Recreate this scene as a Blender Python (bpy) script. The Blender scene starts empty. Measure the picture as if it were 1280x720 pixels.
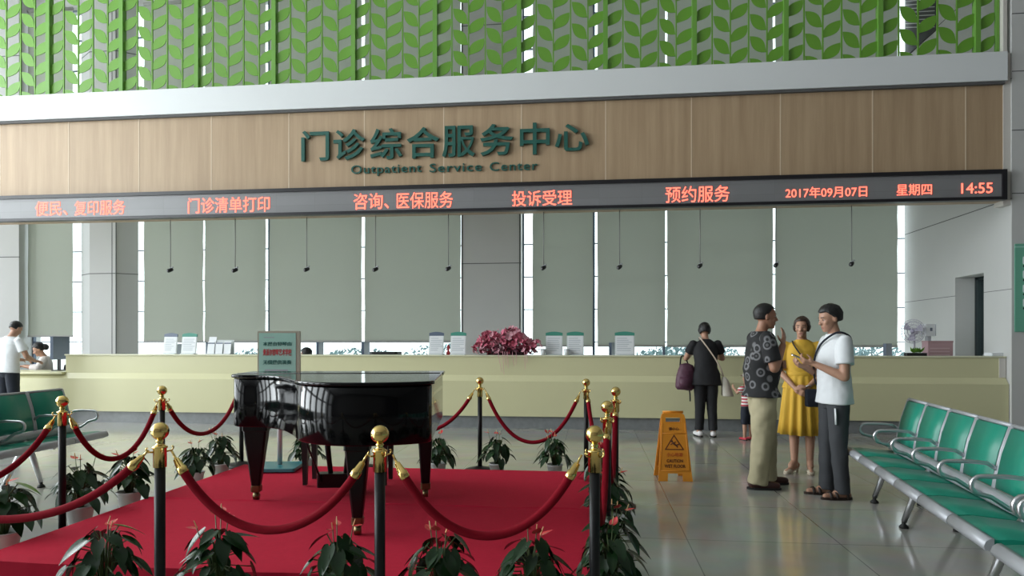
import bpy, math, random
from math import sin, cos, pi, radians as R, sqrt, atan, atan2, hypot
from mathutils import Vector as V, Matrix as M, Quaternion, noise as mnoise

C = bpy.context.scene.collection
SC = bpy.context.scene

# ------------------------------------------------------------------ camera
FPX, CAMZ, HORIZON = 860.0, 1.35, 427.0        # focal length and horizon for a 1280x720 frame
YAW = atan(99 / 860)
cd = bpy.data.cameras.new('camera'); cam = bpy.data.objects.new('camera', cd); C.objects.link(cam)
cam.location = (0, 0, CAMZ); cam.rotation_euler = (R(90), 0, YAW)
cd.sensor_width = 36; cd.lens = 36 * FPX / 1280; cd.shift_y = (HORIZON - 360) / 1280; cd.clip_end = 300
SC.camera = cam

def at(px, py, y):
    """world point on the plane Y=y seen at a photograph pixel"""
    u = (px - 640) / FPX; v = (HORIZON - py) / FPX
    rx = -sin(YAW) + u * cos(YAW); ry = cos(YAW) + u * sin(YAW)
    t = y / ry
    return V((rx * t, y, CAMZ + v * t))

# ------------------------------------------------------------------ world, light, exposure
w = bpy.data.worlds.new('daylight'); SC.world = w; w.use_nodes = True
bg = w.node_tree.nodes['Background']; bg.inputs[0].default_value = (0.90, 0.96, 1.0, 1); bg.inputs[1].default_value = 2.8
vs = SC.view_settings; vs.view_transform = 'Standard'; vs.look = 'None'; vs.gamma = 1; vs.use_curve_mapping = False
vs.exposure = -0.08

def area(name, loc, rot, sx, sy, power, col=(1, 1, 1)):
    l = bpy.data.lights.new(name, 'AREA'); l.shape = 'RECTANGLE'; l.size = sx; l.size_y = sy; l.energy = power; l.color = col
    o = bpy.data.objects.new(name, l); C.objects.link(o); o.location = loc; o.rotation_euler = rot
    return o
# daylight through the tall glazed facade on the left of the hall
area('facade_daylight', (-15.6, 3.2, 5.0), (0, R(-90), 0), 8.0, 16, 4700, (0.90, 0.97, 1.0))
# unseen fill light from behind the camera, inside the solid front wall
area('rear_fill', (-3.0, -9.0, 4.6), (R(90), 0, 0), 16, 7.0, 35, (1.0, 0.97, 0.92))

# ------------------------------------------------------------------ materials
MATS = {}
def srgb(r, g, b):
    f = lambda c: (c / 255) / 12.92 if c / 255 <= 0.04045 else ((c / 255 + 0.055) / 1.055) ** 2.4
    return (f(r), f(g), f(b), 1)
def mat(name, col, rough=0.5, metal=0.0, var=0.0, vscale=8.0, bump=0.0, bscale=60.0, coat=0.0, emit=None, estr=0.0, spec=0.5, stretch=(1, 1, 1)):
    if name in MATS: return MATS[name]
    m = bpy.data.materials.new(name); m.use_nodes = True; MATS[name] = m
    nt = m.node_tree; b = nt.nodes['Principled BSDF']
    col = tuple(col) if len(col) == 4 else tuple(col) + (1,)
    b.inputs['Base Color'].default_value = col; b.inputs['Roughness'].default_value = rough; b.inputs['Metallic'].default_value = metal
    b.inputs['Specular IOR Level'].default_value = spec; b.inputs['Coat Weight'].default_value = coat
    if emit: b.inputs['Emission Color'].default_value = tuple(emit) + (1,); b.inputs['Emission Strength'].default_value = estr
    if var or bump:
        tc = nt.nodes.new('ShaderNodeTexCoord'); mp = nt.nodes.new('ShaderNodeMapping'); mp.inputs['Scale'].default_value = stretch
        nt.links.new(tc.outputs['Object'], mp.inputs[0])
    if var:
        n = nt.nodes.new('ShaderNodeTexNoise'); n.inputs['Scale'].default_value = vscale; n.inputs['Detail'].default_value = 4
        nt.links.new(mp.outputs[0], n.inputs['Vector'])
        mx = nt.nodes.new('ShaderNodeMix'); mx.data_type = 'RGBA'
        mx.inputs[6].default_value = tuple(c * (1 - var) for c in col[:3]) + (1,)
        mx.inputs[7].default_value = tuple(min(1, c * (1 + var)) for c in col[:3]) + (1,)
        nt.links.new(n.outputs[0], mx.inputs[0]); nt.links.new(mx.outputs[2], b.inputs['Base Color'])
    if bump:
        n2 = nt.nodes.new('ShaderNodeTexNoise'); n2.inputs['Scale'].default_value = bscale; n2.inputs['Detail'].default_value = 3
        nt.links.new(mp.outputs[0], n2.inputs['Vector'])
        bp = nt.nodes.new('ShaderNodeBump'); bp.inputs['Strength'].default_value = bump; bp.inputs['Distance'].default_value = 0.01
        nt.links.new(n2.outputs[0], bp.inputs['Height']); nt.links.new(bp.outputs[0], b.inputs['Normal'])
    return m

def floor_mat():
    m = mat('polished_stone_tile', (0.36, 0.36, 0.33), 0.12, spec=1.0); nt = m.node_tree; b = nt.nodes['Principled BSDF']
    tc = nt.nodes.new('ShaderNodeTexCoord')
    br = nt.nodes.new('ShaderNodeTexBrick'); br.offset = 0; br.inputs['Scale'].default_value = 1
    br.inputs['Mortar Size'].default_value = 0.004; br.inputs['Brick Width'].default_value = 1.0; br.inputs['Row Height'].default_value = 1.0
    br.inputs['Color1'].default_value = (0.345, 0.347, 0.305, 1); br.inputs['Color2'].default_value = (0.38, 0.378, 0.335, 1); br.inputs['Mortar'].default_value = (0.16, 0.16, 0.145, 1)
    mp = nt.nodes.new('ShaderNodeMapping'); mp.inputs['Location'].default_value = (0.35, 0.2, 0); nt.links.new(tc.outputs['Object'], mp.inputs[0]); nt.links.new(mp.outputs[0], br.inputs['Vector'])
    n = nt.nodes.new('ShaderNodeTexNoise'); n.inputs['Scale'].default_value = 3; n.inputs['Detail'].default_value = 8; nt.links.new(tc.outputs['Object'], n.inputs['Vector'])
    mx = nt.nodes.new('ShaderNodeMix'); mx.data_type = 'RGBA'; mx.blend_type = 'OVERLAY'; mx.inputs[0].default_value = 0.22
    nt.links.new(br.outputs['Color'], mx.inputs[6]); nt.links.new(n.outputs['Color'], mx.inputs[7]); nt.links.new(mx.outputs[2], b.inputs['Base Color'])
    n2 = nt.nodes.new('ShaderNodeTexNoise'); n2.inputs['Scale'].default_value = 7; nt.links.new(tc.outputs['Object'], n2.inputs['Vector'])
    bp = nt.nodes.new('ShaderNodeBump'); bp.inputs['Strength'].default_value = 0.04; bp.inputs['Distance'].default_value = 0.01; nt.links.new(n2.outputs[0], bp.inputs['Height']); nt.links.new(bp.outputs[0], b.inputs['Normal'])
    return m
def wood_mat():
    m = mat('pale_wood_veneer', (0.52, 0.36, 0.22), 0.45); nt = m.node_tree; b = nt.nodes['Principled BSDF']
    tc = nt.nodes.new('ShaderNodeTexCoord'); mp = nt.nodes.new('ShaderNodeMapping'); mp.inputs['Scale'].default_value = (1, 1, 0.05); nt.links.new(tc.outputs['Object'], mp.inputs[0])
    n = nt.nodes.new('ShaderNodeTexNoise'); n.inputs['Scale'].default_value = 9; n.inputs['Detail'].default_value = 7; n.inputs['Roughness'].default_value = 0.65; nt.links.new(mp.outputs[0], n.inputs['Vector'])
    cr = nt.nodes.new('ShaderNodeValToRGB'); cr.color_ramp.elements[0].position = 0.3; cr.color_ramp.elements[1].position = 0.7
    cr.color_ramp.elements[0].color = (0.345, 0.235, 0.140, 1); cr.color_ramp.elements[1].color = (0.465, 0.335, 0.210, 1)
    nt.links.new(n.outputs[0], cr.inputs[0]); nt.links.new(cr.outputs[0], b.inputs['Base Color'])
    return m
def ring_shirt_mat():
    m = mat('ring_print_cotton', (0.01, 0.011, 0.014), 0.85); nt = m.node_tree; b = nt.nodes['Principled BSDF']
    tc = nt.nodes.new('ShaderNodeTexCoord'); vo = nt.nodes.new('ShaderNodeTexVoronoi'); vo.inputs['Scale'].default_value = 9.5; vo.inputs['Randomness'].default_value = 0.75
    nt.links.new(tc.outputs['Object'], vo.inputs['Vector'])
    cr = nt.nodes.new('ShaderNodeValToRGB'); e = cr.color_ramp.elements
    e[0].position = 0.0; e[0].color = (0.10, 0.10, 0.10, 1); e[1].position = 1; e[1].color = (0.012, 0.013, 0.016, 1)
    for p, c in ((0.10, 0.10), (0.16, 0.015), (0.24, 0.02), (0.29, 0.19), (0.37, 0.13), (0.43, 0.014)):
        k = e.new(p); k.color = (c, c, c * 1.05, 1)
    nt.links.new(vo.outputs['Distance'], cr.inputs[0]); nt.links.new(cr.outputs[0], b.inputs['Base Color'])
    return m
def stripe_mat():
    m = mat('red_white_stripes', (0.6, 0.1, 0.1), 0.85); nt = m.node_tree; b = nt.nodes['Principled BSDF']
    tc = nt.nodes.new('ShaderNodeTexCoord'); wv = nt.nodes.new('ShaderNodeTexWave'); wv.bands_direction = 'Z'; wv.inputs['Scale'].default_value = 7.5; wv.inputs['Distortion'].default_value = 0.6
    nt.links.new(tc.outputs['Object'], wv.inputs['Vector'])
    cr = nt.nodes.new('ShaderNodeValToRGB'); cr.color_ramp.interpolation = 'CONSTANT'
    cr.color_ramp.elements[0].color = (0.75, 0.70, 0.68, 1); cr.color_ramp.elements[1].position = 0.5; cr.color_ramp.elements[1].color = (0.42, 0.03, 0.05, 1)
    nt.links.new(wv.outputs[0], cr.inputs[0]); nt.links.new(cr.outputs[0], b.inputs['Base Color'])
    return m
def glass_mat():
    m = bpy.data.materials.new('window_glass'); m.use_nodes = True; MATS['window_glass'] = m; nt = m.node_tree
    for n in list(nt.nodes):
        if n.type != 'OUTPUT_MATERIAL': nt.nodes.remove(n)
    out = nt.nodes[0]; tr = nt.nodes.new('ShaderNodeBsdfTransparent'); tr.inputs[0].default_value = (0.93, 0.97, 0.96, 1)
    gl = nt.nodes.new('ShaderNodeBsdfGlossy'); gl.inputs['Roughness'].default_value = 0.02
    mx = nt.nodes.new('ShaderNodeMixShader'); mx.inputs[0].default_value = 0.06
    nt.links.new(tr.outputs[0], mx.inputs[1]); nt.links.new(gl.outputs[0], mx.inputs[2]); nt.links.new(mx.outputs[0], out.inputs[0])
    return m
def led_mat():
    m = mat('led_panel_face', (0.055, 0.056, 0.06), 0.35, spec=0.6); nt = m.node_tree; b = nt.nodes['Principled BSDF']
    tc = nt.nodes.new('ShaderNodeTexCoord'); br = nt.nodes.new('ShaderNodeTexBrick'); br.offset = 0
    br.inputs['Scale'].default_value = 1; br.inputs['Brick Width'].default_value = 0.64; br.inputs['Row Height'].default_value = 0.16; br.inputs['Mortar Size'].default_value = 0.002
    br.inputs['Color1'].default_value = (0.20, 0.20, 0.205, 1); br.inputs['Color2'].default_value = (0.215, 0.215, 0.222, 1); br.inputs['Mortar'].default_value = (0.17, 0.17, 0.174, 1)
    mp = nt.nodes.new('ShaderNodeMapping'); mp.inputs['Rotation'].default_value = (R(90), 0, 0); nt.links.new(tc.outputs['Object'], mp.inputs[0])
    nt.links.new(mp.outputs[0], br.inputs['Vector']); nt.links.new(br.outputs['Color'], b.inputs['Base Color'])
    return m
def col3(name, *a, **k): return mat(name, *a, **k)

m_floor = floor_mat(); m_wood = wood_mat(); m_glass = glass_mat(); m_led = led_mat()
m_wall = mat('grey_wall_panel', (0.53, 0.53, 0.52), 0.45, var=0.03, vscale=2)
m_joint_shadow = mat('dark_joint_and_shadow', (0.10, 0.10, 0.10), 0.7)  # panel joints, and the painted shadow line under the white band
m_ceil = mat('white_ceiling', (0.7, 0.7, 0.7), 0.8, var=0.03)
m_sill = mat('white_band_panel', (0.70, 0.72, 0.73), 0.4, var=0.02, vscale=1)
m_green = mat('green_painted_metal', (0.14, 0.33, 0.05), 0.42, var=0.05, vscale=2)
m_green_leaf = mat('leaf_green_metal', (0.13, 0.315, 0.03), 0.4, var=0.06, vscale=3)
m_blind = mat('grey_green_blind_fabric', (0.41, 0.43, 0.37), 0.85, var=0.03, vscale=1.2, bump=0.05, bscale=300)
def add_translucency(m, col, fac):
    nt = m.node_tree; out = [n for n in nt.nodes if n.type == 'OUTPUT_MATERIAL'][0]; src = out.inputs[0].links[0].from_socket
    tl = nt.nodes.new('ShaderNodeBsdfTranslucent'); tl.inputs[0].default_value = col; mx = nt.nodes.new('ShaderNodeMixShader'); mx.inputs[0].default_value = fac
    nt.links.new(src, mx.inputs[1]); nt.links.new(tl.outputs[0], mx.inputs[2]); nt.links.new(mx.outputs[0], out.inputs[0])
add_translucency(m_blind, (0.33, 0.35, 0.30, 1), 0.22)      # daylight glows faintly through the fabric
m_deep = mat('shade_toned_hall_wall', (0.13, 0.13, 0.13), 0.6)  # unseen walls coloured dark to stand for the dim hall interior
m_bar = mat('blind_bar', (0.35, 0.35, 0.33), 0.5)
m_black = mat('black_plastic', (0.012, 0.012, 0.013), 0.4)
m_blackframe = mat('black_sign_frame', (0.012, 0.011, 0.014), 0.35)
m_letter = mat('dark_green_letter', (0.015, 0.095, 0.075), 0.35)
m_ledred = mat('led_red_light', (0.6, 0.05, 0.02), 0.5, emit=(1.0, 0.14, 0.09), estr=3.0)
m_counter = mat('cream_counter_panel', (0.61, 0.585, 0.36), 0.33, var=0.02, vscale=1.5)
m_countertop = mat('cream_counter_top', (0.66, 0.65, 0.47), 0.3, var=0.02)
m_kick = mat('grey_stone_plinth', (0.20, 0.21, 0.215), 0.3, var=0.25, vscale=14)
m_piano = mat('black_piano_lacquer', (0.003, 0.003, 0.0035), 0.085, spec=0.2)
m_pianoleg = mat('black_satin_lacquer', (0.003, 0.003, 0.0035), 0.3, spec=0.3)
m_brass = mat('polished_brass', (0.78, 0.56, 0.20), 0.14, 1.0)
m_brassdull = mat('worn_brass', (0.20, 0.155, 0.08), 0.35, 1.0)
m_chrome = mat('satin_metal', (0.62, 0.63, 0.66), 0.28, 1.0)
m_alu = mat('grey_cast_metal', (0.42, 0.43, 0.46), 0.42, 0.25)
m_pole = mat('black_post_paint', (0.008, 0.008, 0.009), 0.42, spec=0.3)
m_rope = mat('crimson_velvet', (0.21, 0.003, 0.012), 0.9, spec=0.15, var=0.15, vscale=40, bump=0.1, bscale=400)
m_carpet = mat('red_carpet', (0.52, 0.016, 0.045), 0.95, var=0.10, vscale=30, bump=0.25, bscale=500, spec=0.15)
m_pad = mat('green_seat_vinyl', (0.012, 0.25, 0.17), 0.34, var=0.04, vscale=3)
m_paddark = mat('green_seat_piping', (0.008, 0.14, 0.10), 0.5)
m_leaf = mat('glossy_dark_leaf', (0.009, 0.034, 0.009), 0.27, spec=0.3, var=0.4, vscale=25)
m_leaf2 = mat('young_green_leaf', (0.10, 0.26, 0.02), 0.3, var=0.2, vscale=25)
m_stem = mat('plant_stem', (0.07, 0.11, 0.03), 0.5)
m_spathe = mat('red_spathe', (0.62, 0.035, 0.045), 0.2, var=0.15, vscale=30, coat=0.4)
m_spadix = mat('pale_spadix', (0.75, 0.52, 0.25), 0.5)
m_pot = mat('white_plastic_pot', (0.70, 0.71, 0.70), 0.4)
m_soil = mat('potting_soil', (0.03, 0.02, 0.012), 0.95)
m_orange = mat('orange_sign_plastic', (0.80, 0.30, 0.022), 0.4, var=0.05, vscale=6)
m_orangedark = mat('brown_sign_print', (0.12, 0.03, 0.008), 0.5)
m_orangered = mat('red_sign_print', (0.60, 0.13, 0.015), 0.5)
m_teal = mat('pale_teal_board', (0.36, 0.62, 0.54), 0.4)
m_tealbase = mat('teal_base_plate', (0.05, 0.22, 0.25), 0.35)
m_darkteal = mat('dark_teal_print', (0.02, 0.13, 0.11), 0.5)
m_redprint = mat('red_print', (0.55, 0.05, 0.06), 0.5)
m_white = mat('white_paper', (0.75, 0.77, 0.79), 0.5)
m_print = mat('grey_print', (0.40, 0.44, 0.48), 0.6)
m_greenband = mat('green_header_print', (0.05, 0.26, 0.19), 0.5)
m_acryl = mat('pale_acrylic', (0.62, 0.66, 0.66), 0.15)
m_bluegrey = mat('blue_grey_plastic', (0.10, 0.13, 0.19), 0.4)
m_fan = mat('lilac_grey_plastic', (0.40, 0.38, 0.44), 0.4)
m_pink = mat('dusty_pink_card', (0.38, 0.24, 0.26), 0.7)
m_signgreen = mat('green_notice_board', (0.15, 0.42, 0.30), 0.4)
m_skin = mat('skin', (0.44, 0.24, 0.16), 0.5, var=0.08, vscale=12)
m_skin2 = mat('tanned_skin', (0.34, 0.17, 0.105), 0.5, var=0.08, vscale=12)
m_hair = mat('black_hair', (0.010, 0.009, 0.009), 0.45, var=0.3, vscale=60, bump=0.4, bscale=120)
m_hairbrown = mat('dark_brown_hair', (0.035, 0.018, 0.011), 0.42, var=0.3, vscale=60, bump=0.4, bscale=120)
m_eye = mat('dark_eye', (0.015, 0.008, 0.006), 0.2)
m_lip = mat('lips', (0.34, 0.14, 0.11), 0.45)
m_tshirt = mat('white_cotton', (0.72, 0.74, 0.76), 0.85, bump=0.08, bscale=200)
m_whitepolo = mat('white_polo_knit', (0.78, 0.80, 0.82), 0.85)
m_khaki = mat('khaki_cotton', (0.44, 0.39, 0.25), 0.85, var=0.08, vscale=10)
m_grey = mat('charcoal_trouser', (0.050, 0.053, 0.060), 0.8, var=0.1)
m_blackcloth = mat('black_cloth', (0.010, 0.010, 0.012), 0.85)
m_yellow = mat('mustard_cloth', (0.62, 0.37, 0.035), 0.75, var=0.06, vscale=9)
m_navy = mat('navy_cloth', (0.012, 0.016, 0.028), 0.85)
m_ring = ring_shirt_mat(); m_stripe = stripe_mat()
m_shoebrown = mat('dark_red_leather', (0.055, 0.016, 0.014), 0.4)
m_sandal = mat('dark_brown_leather', (0.030, 0.016, 0.011), 0.5)
m_shoecream = mat('cream_leather', (0.55, 0.47, 0.36), 0.4)
m_shoewhite = mat('white_shoe', (0.72, 0.70, 0.70), 0.5)
m_shoered = mat('red_shoe', (0.45, 0.03, 0.05), 0.5)
m_purple = mat('plum_nylon', (0.075, 0.022, 0.045), 0.6, var=0.2, vscale=15)
m_strap = mat('beige_strap', (0.42, 0.34, 0.27), 0.6)
m_creambag = mat('cream_bag_leather', (0.60, 0.56, 0.48), 0.5)
m_phone = mat('dark_phone', (0.03, 0.03, 0.04), 0.2)
m_flower = mat('pink_petal', (0.56, 0.13, 0.20), 0.6, var=0.35, vscale=20)
m_flower2 = mat('pale_pink_petal', (0.70, 0.36, 0.42), 0.6, var=0.2, vscale=20)
m_bush = mat('overexposed_foliage', (0.20, 0.30, 0.32), 0.8, var=0.6, vscale=6)  # pale bluish tone puts overexposed daylight into the leaf colour
m_pave = mat('outdoor_paving', (0.60, 0.60, 0.58), 0.8, var=0.05)
m_dark = mat('dark_door_frame', (0.012, 0.025, 0.028), 0.4)
m_ivory = mat('ivory_key', (0.75, 0.73, 0.66), 0.3)
m_grille = mat('dark_grille', (0.02, 0.02, 0.02), 0.5)
m_rubber = mat('black_rubber', (0.012, 0.012, 0.012), 0.7)

# ------------------------------------------------------------------ mesh helpers
class MB:
    def __init__(s): s.v = []; s.f = []; s.mi = []; s.sm = []; s.m = 0; s.T = None
    def add(s, vs_, fs, smooth=False):
        b = len(s.v)
        for p in vs_:
            p = V(p); s.v.append(s.T @ p if s.T else p)
        for f in fs: s.f.append(tuple(i + b for i in f)); s.mi.append(s.m); s.sm.append(smooth)
        return s
    def box(s, x0, x1, y0, y1, z0, z1):
        vs_ = [(x, y, z) for z in (z0, z1) for y in (y0, y1) for x in (x0, x1)]
        return s.add(vs_, [(0, 2, 3, 1), (4, 5, 7, 6), (0, 1, 5, 4), (2, 6, 7, 3), (0, 4, 6, 2), (1, 3, 7, 5)])
    def rbox(s, x0, x1, y0, y1, z0, z1, r=0.01, seg=3, axis='z'):
        """box whose four edges along one axis are rounded"""
        if axis == 'z': a0, a1, b0, b1, c0, c1 = x0, x1, y0, y1, z0, z1; f = lambda a, b, c: (a, b, c)
        elif axis == 'x': a0, a1, b0, b1, c0, c1 = y0, y1, z0, z1, x0, x1; f = lambda a, b, c: (c, a, b)
        else: a0, a1, b0, b1, c0, c1 = z0, z1, x0, x1, y0, y1; f = lambda a, b, c: (b, c, a)
        pts = []
        for (cx, cy, st) in ((a1 - r, b1 - r, 0), (a0 + r, b1 - r, 90), (a0 + r, b0 + r, 180), (a1 - r, b0 + r, 270)):
            for k in range(seg + 1):
                t = R(st + 90 * k / seg); pts.append((cx + r * cos(t), cy + r * sin(t)))
        return s.prism(pts, c0, c1, f)
    def prism(s, pts, c0, c1, f=lambda a, b, c: (a, b, c), smooth=False):
        n = len(pts)
        vs_ = [f(a, b, c0) for a, b in pts] + [f(a, b, c1) for a, b in pts]
        s.add(vs_, [tuple(range(n - 1, -1, -1)), tuple(range(n, 2 * n))])
        b = len(s.v) - 2 * n
        for i in range(n):
            j = (i + 1) % n; s.f.append((b + i, b + j, b + n + j, b + n + i)); s.mi.append(s.m); s.sm.append(smooth)
        return s
    def loft(s, rings, caps=True, smooth=True, closed=True):
        n = len(rings[0]); vs_ = [p for r in rings for p in r]; fs = []
        for k in range(len(rings) - 1):
            for i in range(n if closed else n - 1):
                j = (i + 1) % n; fs.append((k * n + i, k * n + j, (k + 1) * n + j, (k + 1) * n + i))
        if caps and closed:
            fs.append(tuple(range(n - 1, -1, -1))); o = (len(rings) - 1) * n; fs.append(tuple(range(o, o + n)))
        return s.add(vs_, fs, smooth)
    def tube(s, path, r, n=10, caps=True, flat=None):
        path = [V(p) for p in path]; N = len(path); rr = r if isinstance(r, (list, tuple)) else [r] * N
        rings = []; up = None
        for i, p in enumerate(path):
            t = (path[min(i + 1, N - 1)] - path[max(i - 1, 0)]).normalized()
            if up is None:
                up = V((0, 0, 1)) if abs(t.z) < 0.9 else V((1, 0, 0))
            a = (up - t * up.dot(t)).normalized(); b = t.cross(a); up = a
            fl = flat or 1.0
            rings.append([p + a * (rr[i] * fl * cos(2 * pi * k / n)) + b * (rr[i] * sin(2 * pi * k / n)) for k in range(n)])
        return s.loft(rings, caps)
    def lathe(s, prof, n=24, c=(0, 0, 0), axis=None):
        """profile of (radius, height); axis: optional direction"""
        q = V((0, 0, 1)).rotation_difference(V(axis)) if axis is not None else None
        rings = []
        for r, h in prof:
            ring = []
            for k in range(n):
                p = V((r * cos(2 * pi * k / n), r * sin(2 * pi * k / n), h))
                if q: p = q @ p
                ring.append(p + V(c))
            rings.append(ring)
        return s.loft(rings, True)
    def ball(s, c, r, n=16, m=10, q=None):
        r = r if isinstance(r, (list, tuple)) else (r, r, r)
        vs_ = []; fs = []
        for j in range(1, m):
            th = pi * j / m
            for k in range(n):
                p = V((r[0] * sin(th) * cos(2 * pi * k / n), r[1] * sin(th) * sin(2 * pi * k / n), r[2] * cos(th)))
                vs_.append((q @ p if q else p) + V(c))
        p = V((0, 0, r[2])); t = len(vs_); vs_.append((q @ p if q else p) + V(c)); vs_.append((q @ -p if q else -p) + V(c))
        for j in range(m - 2):
            for k in range(n): l = (k + 1) % n; fs.append((j * n + k, (j + 1) * n + k, (j + 1) * n + l, j * n + l))
        for k in range(n): l = (k + 1) % n; fs.append((t, k, l)); fs.append((t + 1, (m - 2) * n + l, (m - 2) * n + k))
        return s.add(vs_, fs, True)
    def cap(s, p0, p1, r0, r1, n=14):
        """tapered capsule"""
        p0 = V(p0); p1 = V(p1); t = (p1 - p0); L = t.length; t = t / L
        path = []; rr = []
        for k in range(1, 6):
            a = pi / 2 * (1 - k / 5); path.append(p0 - t * (r0 * sin(a))); rr.append(max(1e-4, r0 * cos(a)))
        for k in range(0, 5):
            a = pi / 2 * k / 5; path.append(p1 + t * (r1 * sin(a))); rr.append(max(1e-4, r1 * cos(a)))
        path[4] = p0; 
        return s.tube(path, rr, n)
    def mesh(s, name, mats):
        me = bpy.data.meshes.new(name); me.from_pydata([tuple(p) for p in s.v], [], s.f)
        for m in (mats if isinstance(mats, (list, tuple)) else [mats]): me.materials.append(m)
        me.polygons.foreach_set('material_index', s.mi); me.polygons.foreach_set('use_smooth', s.sm)
        me.update(); return me
    def build(s, name, mats, parent=None, label=None, bevel=0.0, fixn=False):
        me = s.mesh(name, mats); o = link(name, me, parent, label)
        if fixn: fix_normals(me)
        if bevel:
            b = o.modifiers.new('bevel', 'BEVEL'); b.width = bevel; b.segments = 2; b.limit_method = 'ANGLE'; b.angle_limit = R(40)
        return o

SHOP = bpy.data.scenes.new('workshop')      # a scratch scene for baking modifiers and text, removed at the end
def evaluated(o):
    SHOP.collection.objects.link(o); vl = SHOP.view_layers[0]; vl.update()
    return bpy.data.meshes.new_from_object(o.evaluated_get(vl.depsgraph))
def fix_normals(me):
    import bmesh
    bm = bmesh.new(); bm.from_mesh(me); bmesh.ops.recalc_face_normals(bm, faces=bm.faces); bm.to_mesh(me); bm.free()
def link(name, data, parent=None, label=None):
    o = bpy.data.objects.new(name, data); C.objects.link(o)
    if parent: o.parent = parent
    if label: o['label'] = label
    return o
def tag(o, label, cat, group=None):
    o['label'] = label; o['category'] = cat
    if group: o['group'] = group
    return o
def thing(name, label, cat, loc=(0, 0, 0), rz=0.0, group=None):
    o = bpy.data.objects.new(name, None); C.objects.link(o); o.location = loc; o.rotation_euler = (0, 0, rz); o.empty_display_size = 0.1
    return tag(o, label, cat, group)
def struct(o):
    o['kind'] = 'structure'; return o
def dup(root, loc=None, rz=None, label=None, group=None, scale=None):
    kids = {}
    for o in list(C.objects):
        if o.parent: kids.setdefault(o.parent.name, []).append(o)
    def cp(o, par):
        c = o.copy(); C.objects.link(c)
        if par: c.parent = par
        for ch in kids.get(o.name, []): cp(ch, c)
        return c
    r = cp(root, None)
    if loc is not None: r.location = loc
    if rz is not None: r.rotation_euler = (0, 0, rz)
    if scale is not None: r.scale = (scale,) * 3
    if label: r['label'] = label
    if group: r['group'] = group
    return r
def text_mesh(body, name, size_w, size_h, depth, mats, offset=0.0, spacing=1.0):
    """lettering laid in the XZ plane, facing -Y, centred at the origin and fitted to a width and height"""
    c = bpy.data.curves.new('t', 'FONT'); c.body = body; c.extrude = 0.05; c.offset = offset; c.space_character = spacing; c.resolution_u = 3
    o = bpy.data.objects.new('t', c); me = evaluated(o)
    bpy.data.objects.remove(o); bpy.data.curves.remove(c)
    xs = [v.co.x for v in me.vertices]; ys = [v.co.y for v in me.vertices]
    x0, x1, y0, y1 = min(xs), max(xs), min(ys), max(ys)
    kx = size_w / (x1 - x0) if size_w else None; ky = size_h / (y1 - y0) if size_h else None
    kx = kx or ky; ky = ky or kx
    for v in me.vertices:
        x, y, z = v.co; v.co = ((x - (x0 + x1) / 2) * kx, -(z / 0.05) * depth / 2, (y - (y0 + y1) / 2) * ky)
    me.materials.clear()
    for m in (mats if isinstance(mats, (list, tuple)) else [mats]): me.materials.append(m)
    me.name = name; return me
def lettering(body, name, parent, loc, w=None, h=None, depth=0.004, m=None, offset=0.0, rz=0.0, tilt=0.0, spacing=1.0):
    o = link(name, text_mesh(body, name, w, h, depth, m, offset, spacing), parent); o.location = loc; o.rotation_euler = (tilt, 0, rz)
    return o

# ------------------------------------------------------------------ the setting
YF, YB = 10.6, 13.9                    # fascia and counter plane; window wall plane
XS = 5.95                              # side wall on the right of the counter
CEIL = 9.4
b = MB(); b.box(-14.6, 10.2, -9.5, 14.3, -0.2, 0); struct(b.build('floor', m_floor))
b = MB(); b.box(-16, 10.2, -9.5, 14.4, CEIL, CEIL + 0.2); struct(b.build('ceiling', m_ceil))
b = MB(); b.box(-60, 40, 14.3, 70, -0.3, -0.06); struct(b.build('ground_outside', m_pave))

b = MB(); b.box(-16, 10.2, -9.7, -9.5, 0, CEIL); struct(b.build('wall_front', m_deep))
# glazed facade on the left: piers with open bays between them
b = MB()
for k in range(7): y = -8.6 + 3.3 * k; b.box(-14.6, -14.1, y - 0.5, y + 0.5, 0, CEIL)
b.box(-14.6, -14.1, -9.5, 14.3, 8.9, CEIL); b.box(-14.6, -14.1, -9.5, 14.3, 4.3, 4.7)
struct(b.build('wall_left', m_wall))
# window wall: lintel, plinth and three clad columns
b = MB()
b.box(-16, 6.6, 14.0, 14.3, 8.7, CEIL)
def clad(b, x0, x1, y0, y1, joints, grooves):
    b.m = 0; b.box(x0, x1, y0, y1, 0, CEIL)
    b.m = 1
    for z in joints: b.box(x0 - 0.002, x1 + 0.002, y0 - 0.003, y0 + 0.02, z - 0.008, z + 0.008)
    for x in grooves: b.box(x - 0.012, x + 0.012, y0 - 0.003, y0 + 0.02, 0, CEIL)
    b.m = 0
jz = [2.92 + 0.0, 5.2, 7.62]
clad(b, -16.0, -12.42, 13.7, 14.3, [3.2, 5.4, 7.6], [-13.7, -12.9])
q0 = [(at(102, 340, 14.05).x, 14.05), (at(112, 340, 13.75).x, 13.75), (at(145, 340, 13.75).x, 13.75), (at(173, 340, 14.02).x, 14.02)]
fz = lambda a, c, z: (a, c, z)
b.prism(q0, 0, CEIL, fz); b.m = 1
grow_q = [(q0[0][0] - .003, q0[0][1]), (q0[1][0] - .003, q0[1][1] - .003), (q0[2][0] + .003, q0[2][1] - .003), (q0[3][0] + .003, q0[3][1])]
for z in (2.82, 5.2, 7.62): b.prism(grow_q, z - 0.008, z + 0.008, fz)
gx = q0[2][0]; b.box(gx - 0.10, gx - 0.085, 13.747, 13.77, 0, CEIL); b.box(gx - 0.008, gx + 0.008, 13.742, 13.77, 0, CEIL); b.m = 0
b.box(6.55, 10.2, 14.0, 14.3, 0, CEIL)
clad(b, -2.62, -1.40, 13.75, 14.3, [2.93, 5.2, 7.75], [-2.595, -1.425])
struct(b.build('wall_back', [m_wall, m_joint_shadow]))

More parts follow.
